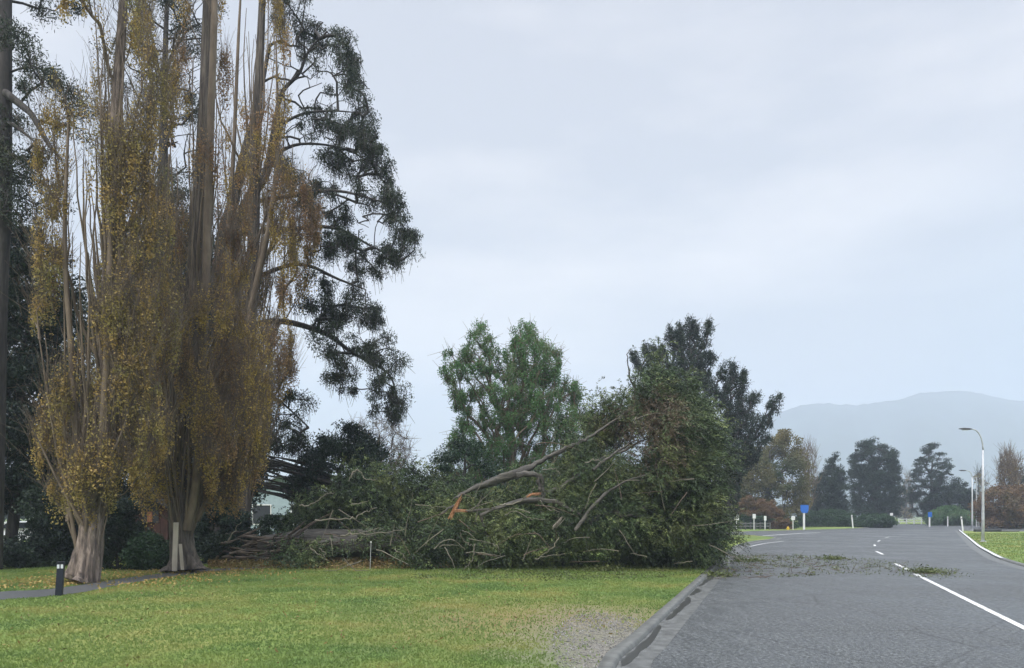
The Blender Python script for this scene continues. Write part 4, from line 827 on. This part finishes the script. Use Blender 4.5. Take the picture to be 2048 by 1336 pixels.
# litter and debris
def flat_litter(name, label, polypx, z, n, size, mat, seed, hmax=0.1, clumpy=8):
    r = np.random.default_rng(seed); poly = [tuple(G(a, b, z)[:2]) for a, b in polypx]; p = np.array(poly); lo, hi = p.min(0), p.max(0)
    c = np.stack([r.uniform(lo[0], hi[0], clumpy), r.uniform(lo[1], hi[1], clumpy)], 1)
    k = r.integers(0, clumpy, n); s = r.uniform(0.04, 0.6, clumpy)[k][:, None] * np.array([[1.6, 1.0]]); x = c[k] + r.normal(0, 1, (n, 2)) * s
    ok = in_poly(x[:, 0], x[:, 1], poly); x = x[ok]; q = np.c_[x, z + 0.012 + r.random(len(x)) ** 2.5 * hmax]
    return tag(leaves(name, q, size, M[mat], None, r, 0.35, np.broadcast_to(np.array([1., 0.2, 0]), q.shape), 0.35), label, "debris", kind='stuff')
flat_litter("leaf_litter", "brown and ochre leaf litter along the foot of the fallen log", [(415, 1138), (420, 1110), (560, 1108), (900, 1118), (900, 1137), (700, 1139)], ZL, 42000, 0.1, 'litter', 8, 0.22, 260)
flat_litter("twig_debris", "green twig debris strewn across the asphalt", [(1400, 1160), (1455, 1112), (1560, 1110), (1800, 1122), (1960, 1150), (1900, 1160), (1700, 1148), (1500, 1162)], 0.0, 5200, 0.07, 'sprig', 9, 0.1, 150)
flat_litter("twig_debris", "yellow green twig debris on the lawn edge before the fallen crown", [(900, 1140), (1440, 1112), (1400, 1150), (1200, 1165), (800, 1160)], ZL, 9000, 0.08, 'sprig', 10, 0.12, 130)
flat_litter("fallen_leaves", "scattered dead leaves on the near lawn", [(0, 1230), (0, 1336), (1150, 1336), (1300, 1220), (1000, 1150), (300, 1160)], ZL + 0.02, 900, 0.06, 'litter', 12, 0.02, 300)
for i, (px, py, s, lab) in enumerate(((1668, 1119, 0.55, "dark flat sprig lying alone near the dashed centre line"), (1432, 1152, 0.6, "pale green sprig on the kerb beside the fallen crown"), (1852, 1146, 0.6, "torn sprig lying right of the solid centre line"), (1215, 1142, 0.5, "small upright green sprig on the lawn edge"), (1500, 1124, 0.8, "bushy dark sprig in the gutter at the corner"))):
    z = ZL if i == 3 else 0.0; c = G(px, py, z); rr = np.random.default_rng(400 + i); q = c + np.c_[rr.normal(0, s * .5, (500, 1)), rr.normal(0, s * 0.4, (500, 1)), np.abs(rr.normal(0, 0.07, (500, 1))) + 0.015]
    T = thing("fallen_sprig", lab, "sprig", (c[0], c[1], z), "sprigs torn off the fallen tree"); T['_o'] = 0
    leaves("foliage", q, 0.1, M['sprig'], T, rr, 0.35); s1 = Tubes(); s1.add(catmull([c + np.array([-s * .7, 0, .03]), c + np.array([0, .05, .06]), c + np.array([s * .7, -.04, .03])], 4), np.linspace(.015, .005, 9), 5); s1.obj("stem", M['twig_brown'], T)
def ring_litter(cx, cy, rad, n, seed):
    r = np.random.default_rng(seed); th = r.uniform(0, 6.28, n); rr = rad * np.abs(r.normal(0.5, 0.35, n)); q = np.c_[cx + rr * np.cos(th) * 1.5, cy + rr * np.sin(th), ZL + 0.015 + r.random(n) * 0.03]
    q = q[~in_poly(q[:, 0], q[:, 1], PATHPOLY) | (r.random(len(q)) < 0.2)]
    tag(leaves("leaf_litter", q, 0.07, M['poplar_leaf'], None, r, 0.7), "fallen yellow leaves round the foot of " + ("the ochre poplar" if seed == 1 else "the brown poplar"), "debris", kind='stuff')
r = np.random.default_rng(71); cpoly = [tuple(G(a_, b_)[:2]) for a_, b_ in [(1410, 1158), (1455, 1112), (1560, 1110), (1800, 1122), (1900, 1148), (1700, 1148), (1500, 1160)]]; ca = np.array(cpoly)
sx = r.uniform(ca[:, 0].min(), ca[:, 0].max(), 600); sy = r.uniform(ca[:, 1].min(), ca[:, 1].max(), 600); kp = in_poly(sx, sy, cpoly) & (r.random(600) < np.clip(1.3 - (sx - ca[:, 0].min()) / np.ptp(ca[:, 0]) * 1.4, 0.1, 1)); sx, sy = sx[kp], sy[kp]
sa = np.c_[sx, sy, np.full(len(sx), 0.02)]; dv = nrm(np.c_[r.normal(0, 1, len(sx)), r.normal(0, 1, len(sx)), np.abs(r.normal(0, 0.15, len(sx)))]) * r.uniform(0.1, 0.7, (len(sx), 1)); tk = Tubes(); tk.sticks(sa, sa + dv, r.uniform(0.005, 0.014, len(sx)), 0.004)
tag(tk.obj("broken_twigs", M['twig_brown']), "short broken twigs scattered over the asphalt by the fallen crown", "debris", kind='stuff')
ring_litter(P(165, 0, 20.3)[0], 20.3, 2.2, 1500, 1); ring_litter(P(370, 0, 24)[0], 24.0, 2.4, 1600, 2)
# lone branches propping before the log
def stake(name, label, cat, a, b, w, mat, d):
    bb = MB(); p = P(a[0], a[1], d); q = P(b[0], b[1], d); h = p[2] - q[2]; bb.box(((q[0]), d, q[2] + h / 2), (w, w * 0.6, h), 0.2, ((p[0] - q[0]) / h, 0)); o = bb.obj(name, M[mat], None, bevel=0.006)
    return tag(o, label, cat)
stake("timber_stake", "tall pale square timber stake at the brown poplar's foot", "stake", (352, 1045), (349, 1142), 0.14, 'stake', 23.2)
stake("timber_stake", "short pale leaning timber stake right of the tall one", "stake", (361, 1088), (365, 1140), 0.09, 'stake', 23.0)
MPd = 25.3
mb = MB(); g = P(740, 1122, MPd); t = P(742, 1086, MPd); mb.tube([(g[0], MPd, ZL - 0.02), (t[0], MPd, t[2])], 0.011, 8); T = thing("marker_pin", "thin white topped marker pin in front of the fallen log", "marker", (g[0], MPd, ZL)); T['_o'] = 0
mb.obj("rod", M['galv'], T); mb = MB(); mb.box((t[0], MPd, t[2] + 0.03), (0.045, 0.045, 0.05)); mb.obj("cap", M['white'], T, bevel=0.01)

# ------------------------------------------------------------------ street furniture
def bollard():
    c = G(118, 1191, ZL); T = thing("bollard", "navy square timber bollard with pale reflectors beside the footpath", "bollard", (c[0], c[1], ZL)); T['_o'] = 0
    k = c[1] / F; h = 66 * k; w = 12.5 * k
    b = MB(); b.box((c[0], c[1], ZL + h / 2), (w, w, h), 0.35, (0.06, 0)); bp_ = b.obj("post", M['navy'], T, bevel=0.01)
    for s in (-1, 1):
        b = MB(); a = 0.35 if s < 0 else 0.35; ox = 0.06 * h * 0.9
        b.box((c[0] + ox + s * w * 0.26 * math.cos(a) + w * 0.515 * math.sin(a), c[1] + s * w * 0.26 * math.sin(a) - w * 0.515 * math.cos(a), ZL + h * 0.885), (w * 0.34, 0.006, h * 0.12), a); b.obj("reflector", M['reflector'], bp_)
    b = MB(); b.box((c[0] + 0.06 * h + 0.002, c[1], ZL + h + 0.012), (w * 1.06, w * 1.06, 0.02), 0.35); b.obj("cap", M['navy'], bp_, bevel=0.005)
bollard()

def street_lamp(label, bx, by, topy, headx, heady, armw, group="street lamps right of the road"):
    g = G(bx, by, ZL); d = g[1]; k = d / F; zt = P(0, topy, d)[2]; T = thing("street_lamp", label, "street lamp", (g[0], d, ZL), group); T['_o'] = 0
    hx = P(headx, heady, d)[0]; hz = P(headx, heady, d)[2]; h = zt - ZL
    b = MB(); b.tube([(g[0], d, ZL - .05), (g[0], d, ZL + h * .25), (g[0], d, ZL + h * .6), (g[0], d, zt)], [0.11, 0.095, 0.075, 0.055], 14); b.obj("pole", M['galv'], T, True)
    b = MB(); r = (g[0] - hx) * 0.62; pts = [(g[0], d, zt)]
    for a in np.linspace(0, math.pi / 2, 9)[1:]: pts.append((g[0] - r * (1 - math.cos(a)), d, zt + (hz - 0.03 - zt) * math.sin(a)))
    pts.append((hx + 0.25, d, hz)); b.tube(pts, np.linspace(0.05, 0.035, len(pts)), 10); b.obj("arm", M['galv'], T, True)
    b = MB(); b.tube([(hx + 0.34, d, hz), (hx + 0.15, d, hz), (hx - 0.2, d, hz + .02), (hx - 0.55, d, hz + 0.03)], [0.05, 0.11, 0.13, 0.04], 12)
    b.v = [(x, y * 1.0, hz + (z - hz) * 0.6) for x, y, z in b.v]; lh = b.obj("lamp_head", M['dark'], T, True)
    b = MB(); b.box((hx - 0.12, d, hz - 0.075), (0.4, 0.16, 0.03)); b.obj("lens", M['reflector'], lh, bevel=0.01)
    b = MB(); b.tube([(g[0], d, ZL - .02), (g[0], d, ZL + .06)], 0.2, 16); b.obj("base_plate", M['galv'], T)
street_lamp("tall grey street lamp on the right lawn, nearest and largest", 1966, 1084, 900, 1934, 858, 0.6)
street_lamp("farther small street lamp seen left of the tall one", 1944.5, 1060.5, 955, 1927, 941, 0.6)
def pole(name, label, cat, px, by, ty, d, r, mat, group=None, z0=ZL):
    b = MB(); x = P(px, 0, d)[0]; b.tube([(x, d, z0), (x, d, P(0, (by + ty) / 2, d)[2]), (x, d, P(0, ty, d)[2])], [r, r * 0.9, r * 0.75], 10); o = b.obj(name, M[mat]); return tag(o, label, cat, group)
pole("steel_pole", "slim grey steel pole between the two street lamps", "pole", 1953, 1054, 955, 118, 0.1, 'galv')
pole("steel_pole", "short thick grey pole just left of the tall street lamp", "pole", 1958, 1054, 1024, 112, 0.1, 'galv')
for i, (px, ty, by, lab, tl) in enumerate(((1895.5, 1033, 1050, "white marker post, left of the pair before the bright hedge", 0.0), (1926, 1033, 1060, "white marker post leaning at the tip of the right lawn", -0.12), (2032, 1030, 1050, "white marker post near the right edge of the picture", 0.0), (1706, 1030, 1054, "pale leaning post at the right end of the dark hedge", -0.1))):
    d = [120, 84, 108, 106][i]; x = P(px, 0, d)[0]; zt = P(0, ty, d)[2]; T = thing("marker_post", lab, "marker post", (x, d, ZL), "white marker posts"); T['_o'] = 0
    b = MB(); h = zt - ZL; b.box((x, d, ZL + h / 2), (0.16, 0.06, h), 0, (tl, 0)); mp_ = b.obj("post", M['white'], T, bevel=0.01)
    b = MB(); b.box((x + tl * h * 0.85, d - 0.036, ZL + h * 0.85), (0.1, 0.01, 0.12)); b.obj("reflector", M['dark'], mp_)
def sign(label, px, by, py0, py1, w, d, mat, postm='white', pw=0.07, cat="sign", shape=None, name="road_sign", group=None):
    x = P(px, 0, d)[0]; z0 = P(0, py1, d)[2]; z1 = P(0, py0, d)[2]; T = thing(name, label, cat, (x, d, ZL), group); T['_o'] = 0
    b = MB(); b.tube([(x, d, ZL - .02), (x, d, z1 - 0.1)], pw, 10); b.obj("post", M[postm], T)
    W = w * d / F; zc = (z0 + z1) / 2; H = z1 - z0; b = MB(); y = d - pw - 0.02
    if shape == 'shield':
        o = [(-W / 2, z1), (W / 2, z1), (W / 2, z0 + H * .3), (W * .36, z0), (-W * .3, z0), (-W / 2, z0 + H * .35)]
        vs = [(x + a, y - 0.012, q) for a, q in o] + [(x + a, y + 0.012, q) for a, q in o]; n = len(o)
        b.add(vs, [tuple(range(n))[::-1], tuple(range(n, 2 * n))] + [(i, (i + 1) % n, n + (i + 1) % n, n + i)[::1] for i in range(n)])
    else: b.box((x, y, zc), (W, 0.024, H))
    b.obj("panel", M[mat], T); return T
sign("bright blue sign board on a white post on the far verge", 1608, 1057, 1010, 1026, 16, 94, 'blue', shape='shield', pw=0.13)
sign("small far blue sign by the white roundabout fence", 1859, 1048, 1024, 1034, 8, 118, 'blue', pw=0.12)
for i, (px, y0, y1, w, by, d, lab) in enumerate(((1586, 1032, 1040, 7, 1056, 95, "small white notice on a post left of the blue sign"), (1508, 1028, 1037, 6, 1055, 94, "small white notice under the rusty orange bush"), (1530, 1032, 1041, 5, 1055, 94, "narrow white notice right of the rusty orange bush"), (1473, 1029, 1040, 9, 1055, 94, "wide white notice nearest the fallen crown"), (1782.5, 1026, 1031, 6, 1044, 112, "small white notice behind the low clipped dome shrub"))):
    sign(lab, px, by, y0, y1, w, d, 'white', pw=0.05, cat="notice", name="notice_board", group="small white notices on the far verge")
# yellow hydrant marker
def hydrant():
    d = 92.5; x = P(1576, 0, d)[0]; T = thing("hydrant_marker", "stubby yellow hydrant marker beside the orange shrub", "hydrant", (x, d, ZL)); T['_o'] = 0
    b = MB(); b.tube([(x, d, ZL), (x, d, ZL + .3), (x, d, ZL + .42)], [0.13, 0.13, 0.05], 12); b.obj("body", M['yellow'], T); b = MB(); b.box((x, d, ZL + .18), (0.42, 0.1, 0.1)); b.obj("outlets", M['yellow'], T)
hydrant()
# white fence at the end of the street
def fence(label, x0, x1, d, h, posts, rails, name="rail_fence", mat='white', group=None):
    T = thing(name, label, "fence", ((x0 + x1) / 2, d, ZL), group); T['_o'] = 0
    for x in np.linspace(x0, x1, posts):
        b = MB(); b.box((x, d, ZL + h / 2), (0.16, 0.16, h)); b.obj("post", M[mat], T, bevel=0.01)
    for z in rails:
        b = MB(); b.box(((x0 + x1) / 2, d - 0.11, ZL + z), (x1 - x0, 0.05, 0.16)); b.obj("rail", M[mat], T)
fence("white post and rail fence at the far end of the road", P(1798, 0, 150)[0], P(1858, 0, 150)[0], 150, 1.15, 5, (0.5, 1.0))
fence("dull low fence along the far verge behind the white notices", P(1462, 0, 95.5)[0], P(1540, 0, 95.5)[0], 95.5, 0.9, 9, (0.4, 0.75), mat='kerb')
# pipe culvert end at the right lawn's far edge
T = thing("culvert_headwall", "low dark culvert with pale concrete lip at the far edge of the right lawn", "culvert", (P(1990, 0, 82)[0], 82, ZL)); T['_o'] = 0
b = MB(); x = P(1975, 0, 82)[0]; b.box((x, 82, ZL + .1), (2.8, 0.5, 0.34)); b.obj("culvert_mouth", M['dark'], T, bevel=.03)
b = MB(); b.box((P(2014, 0, 82)[0], 82, ZL + .08), (2.4, 0.5, 0.14)); b.obj("lip", M['kerb'], T, bevel=.02)

# ------------------------------------------------------------------ buildings and vehicles glimpsed through the trees
def house(label, x0, x1, d, h, ridge, dep, wallm, roofm, name="house"):
    T = thing(name, label, name, ((x0 + x1) / 2, d, ZL)); T['_o'] = 0; xm = (x0 + x1) / 2; z = ZL - 0.03
    b = MB(); b.box((xm, d + dep / 2, z + h / 2), (x1 - x0, dep, h)); b.add([(x0, d, z + h), (x1, d, z + h), (xm, d, z + ridge)], [(0, 1, 2)]); b.obj("wall", M[wallm], T)
    for i in range(int(h / 0.2)):
        pass
    b = MB(); o = 0.4
    for s in (-1, 1):
        xe = xm + s * ((x1 - x0) / 2 + o); ze = z + h - 0.12; vs = [(xe, d - o, ze), (xm, d - o, z + ridge + .05), (xm, d + dep + o, z + ridge + .05), (xe, d + dep + o, ze)]
        vs += [(a, c, e - 0.12) for a, c, e in vs]; b.add(vs, [(0, 1, 2, 3), (7, 6, 5, 4), (0, 4, 5, 1), (1, 5, 6, 2), (2, 6, 7, 3), (3, 7, 4, 0)])
    b.obj("roof", M[roofm], T)
    for s in (-0.25, 0.25):
        xw = xm + s * (x1 - x0); b = MB()
        for u, v_, w_, h_ in ((0, .75, 1.5, .08), (0, -.75, 1.5, .08), (-.71, 0, .08, 1.42), (.71, 0, .08, 1.42)): b.box((xw + u, d - 0.03, z + 1.9 + v_), (w_, 0.07, h_))
        f = b.obj("window", M['white'], T); b = MB(); b.box((xw, d - 0.012, z + 1.9), (1.34, 0.03, 1.42)); 
        p = b.obj("pane", M['glass'], f)
    return T
house("pale blue gabled house glimpsed low between the poplars and the fallen cypress", P(485, 0, 58)[0], P(640, 0, 58)[0], 58, 3.3, 4.9, 9, 'housewall', 'roof')
# red brown shed
def shed():
    d = 30.5; x0 = P(268, 0, d)[0]; x1 = P(336, 0, d)[0]; xm = (x0 + x1) / 2; T = thing("garden_shed", "small red brown shed with dark roof behind the blue green shrub", "shed", (xm, d, ZL)); T['_o'] = 0
    h = P(0, 1012, d)[2] - ZL; b = MB()
    for i in range(9): w = (x1 - x0) / 9; b.box((x0 + w * (i + .5), d + 0.02 * (i % 2), ZL + h / 2), (w * 0.96, 0.05, h))
    b.box((xm, d + 1.0, ZL + h / 2), (x1 - x0, 1.8, h - .01)); b.obj("wall", M['redwall'], T)
    b = MB(); n = 9; pr = [(x0 - .15 + (x1 - x0 + .3) * i / (n - 1), ZL + h + 0.3 * math.sin(math.pi * i / (n - 1))) for i in range(n)]
    for yy in (d - .35, d + 2.1): pass
    vs = [(x, d - .35, z) for x, z in pr] + [(x, d + 2.1, z) for x, z in pr] + [(x, d - .35, z - .1) for x, z in pr] + [(x, d + 2.1, z - .1) for x, z in pr]
    fs = [(i, i + 1, n + i + 1, n + i) for i in range(n - 1)] + [(2 * n + i, 3 * n + i, 3 * n + i + 1, 2 * n + i + 1) for i in range(n - 1)] + [(2 * n + i, 2 * n + i + 1, i + 1, i) for i in range(n - 1)] + [(n + i, n + i + 1, 3 * n + i + 1, 3 * n + i) for i in range(n - 1)]
    b.add(vs, fs); b.obj("roof", M['dark'], T)
    b = MB(); a = P(301, 1036, d); b.box((a[0], d - .06, a[2] + .05), (0.2, 0.04, 0.42)); b.obj("panel", M['doorwood'], T)
    b = MB(); a = P(304, 1025, d); b.box((a[0] - .02, d - .035, a[2]), (0.62, 0.03, 0.85)); b.obj("interior_shade", M['dark'], T)  # solid dark board; the shade inside the shed is put into its colour
shed()
def car(label, x, y, z, rz, mat, group=None, s=1.0, name="parked_car"):
    T = thing(name, label, "car", (x, y, z)); T['_o'] = 0
    ca, sa = math.cos(rz), math.sin(rz)
    def W(q): return [(x + (a * ca - b_ * sa) * s, y + (a * sa + b_ * ca) * s, z + c * s) for a, b_, c in q]
    prof = [(-2.1, .35), (-2.15, .75), (-1.9, .95), (-1.2, 1.02), (-.7, 1.45), (.75, 1.48), (1.35, 1.05), (2.05, .98), (2.15, .6), (2.1, .35)]
    def ext(pr, w0, w1=None):
        n = len(pr); vs = []
        for sy in (-1, 1):
            for a, c in pr: vs.append((a, sy * (w0 if c < 1.0 else w0 * .86), c))
        return vs, [tuple(range(n)), tuple(range(n, 2 * n))[::-1]] + [(i, n + i, n + (i + 1) % n, (i + 1) % n) for i in range(n)]
    b = MB(); v, f = ext(prof, .86); b.add(W(v), f); b.obj("body", M[mat], T, bevel=0.04)
    for sy in (-1, 1): b = MB(); b.add(W([(-.98, sy * .80 , 1.06), (-.62, sy * .765, 1.38), (.68, sy * .765, 1.40), (1.1, sy * .80, 1.08)]), [(0, 1, 2, 3)]); b.obj("window", M['glass'], T)
    for a in (-1.35, 1.35):
        for sy in (-1, 1):
            b = MB(); p = W([(a, sy * .74, .32), (a, sy * .9, .32)]); b.tube(p, 0.32 * s, 16); wv = b.obj("wheel", M['rubber'], T)
car("silver white car parked at far left, glimpsed through the dark trees", P(42, 0, 44)[0], 44, ZL, 0.5, 'silver')
car("orange brown vehicle glimpsed behind the log through torn branches", P(800, 0, 46)[0], 46, ZL, 0.1, 'car_red')
# wet driveway behind the left shrubs
sheet("wet_driveway", [tuple(G(-160, 1155, ZL)[:2]), tuple(G(70, 1134, ZL)[:2]), tuple(G(90, 1112, ZL)[:2]), tuple(G(-160, 1108, ZL)[:2])], ZL + 0.006, M['water'])

# ------------------------------------------------------------------ hills and haze
def hills():
    ridge = [(900, 880), (1200, 860), (1400, 850), (1540, 832), (1600, 815), (1700, 803), (1800, 797), (1850, 782), (1900, 784), (1960, 795), (2048, 802), (2200, 830), (2400, 860), (2700, 950)]
    D = 1900; n = 160; m = 24; r = np.random.default_rng(4); xs = np.linspace(P(900, 0, D)[0], P(2700, 0, D)[0], n)
    rx = [P(a, 0, D)[0] for a, b in ridge]; rz = [P(0, b, D)[2] for a, b in ridge]; top = np.interp(xs, rx, rz)
    top = top + 7 * np.sin(xs * 0.012) + 4 * np.sin(xs * 0.033 + 1) + r.normal(0, 1.2, n)
    v = []
    for j in range(m):
        u = j / (m - 1); y = D - 600 + u * 600
        prof = u ** 1.3
        for i in range(n): v.append((xs[i] * (0.75 + 0.25 * u) , y, -2 + (top[i] + 2) * prof * (1 + (1 - u) * 0.35 * math.sin(xs[i] * 0.03 + u * 3))))
    for i in range(n): v.append((xs[i], D + 150, -2))
    f = [(j * n + i, j * n + i + 1, (j + 1) * n + i + 1, (j + 1) * n + i) for j in range(m) for i in range(n - 1)]
    tag(mesh_obj("hills", v, f, M['hill'], smooth=True), kind='structure')
hills()
b = MB(); b.box((620, 1080, 178), (3160, 2440, 360)); hz = b.obj("haze", M['white']); tag(hz, "pale rainy haze hanging over the whole scene", "haze", kind='stuff')
hm = bpy.data.materials.new("haze_air"); hm.use_nodes = True; t = hm.node_tree; t.nodes.clear(); o = t.nodes.new("ShaderNodeOutputMaterial"); vv = t.nodes.new("ShaderNodeVolumePrincipled")
vv.inputs['Color'].default_value = (0.69, 0.785, 0.945, 1); vv.inputs['Density'].default_value = 0.0007; vv.inputs['Anisotropy'].default_value = 0.0
t.links.new(vv.outputs[0], o.inputs['Volume']); hz.data.materials.clear(); hz.data.materials.append(hm)
for o in bpy.data.objects:
    if '_o' in o: del o['_o']
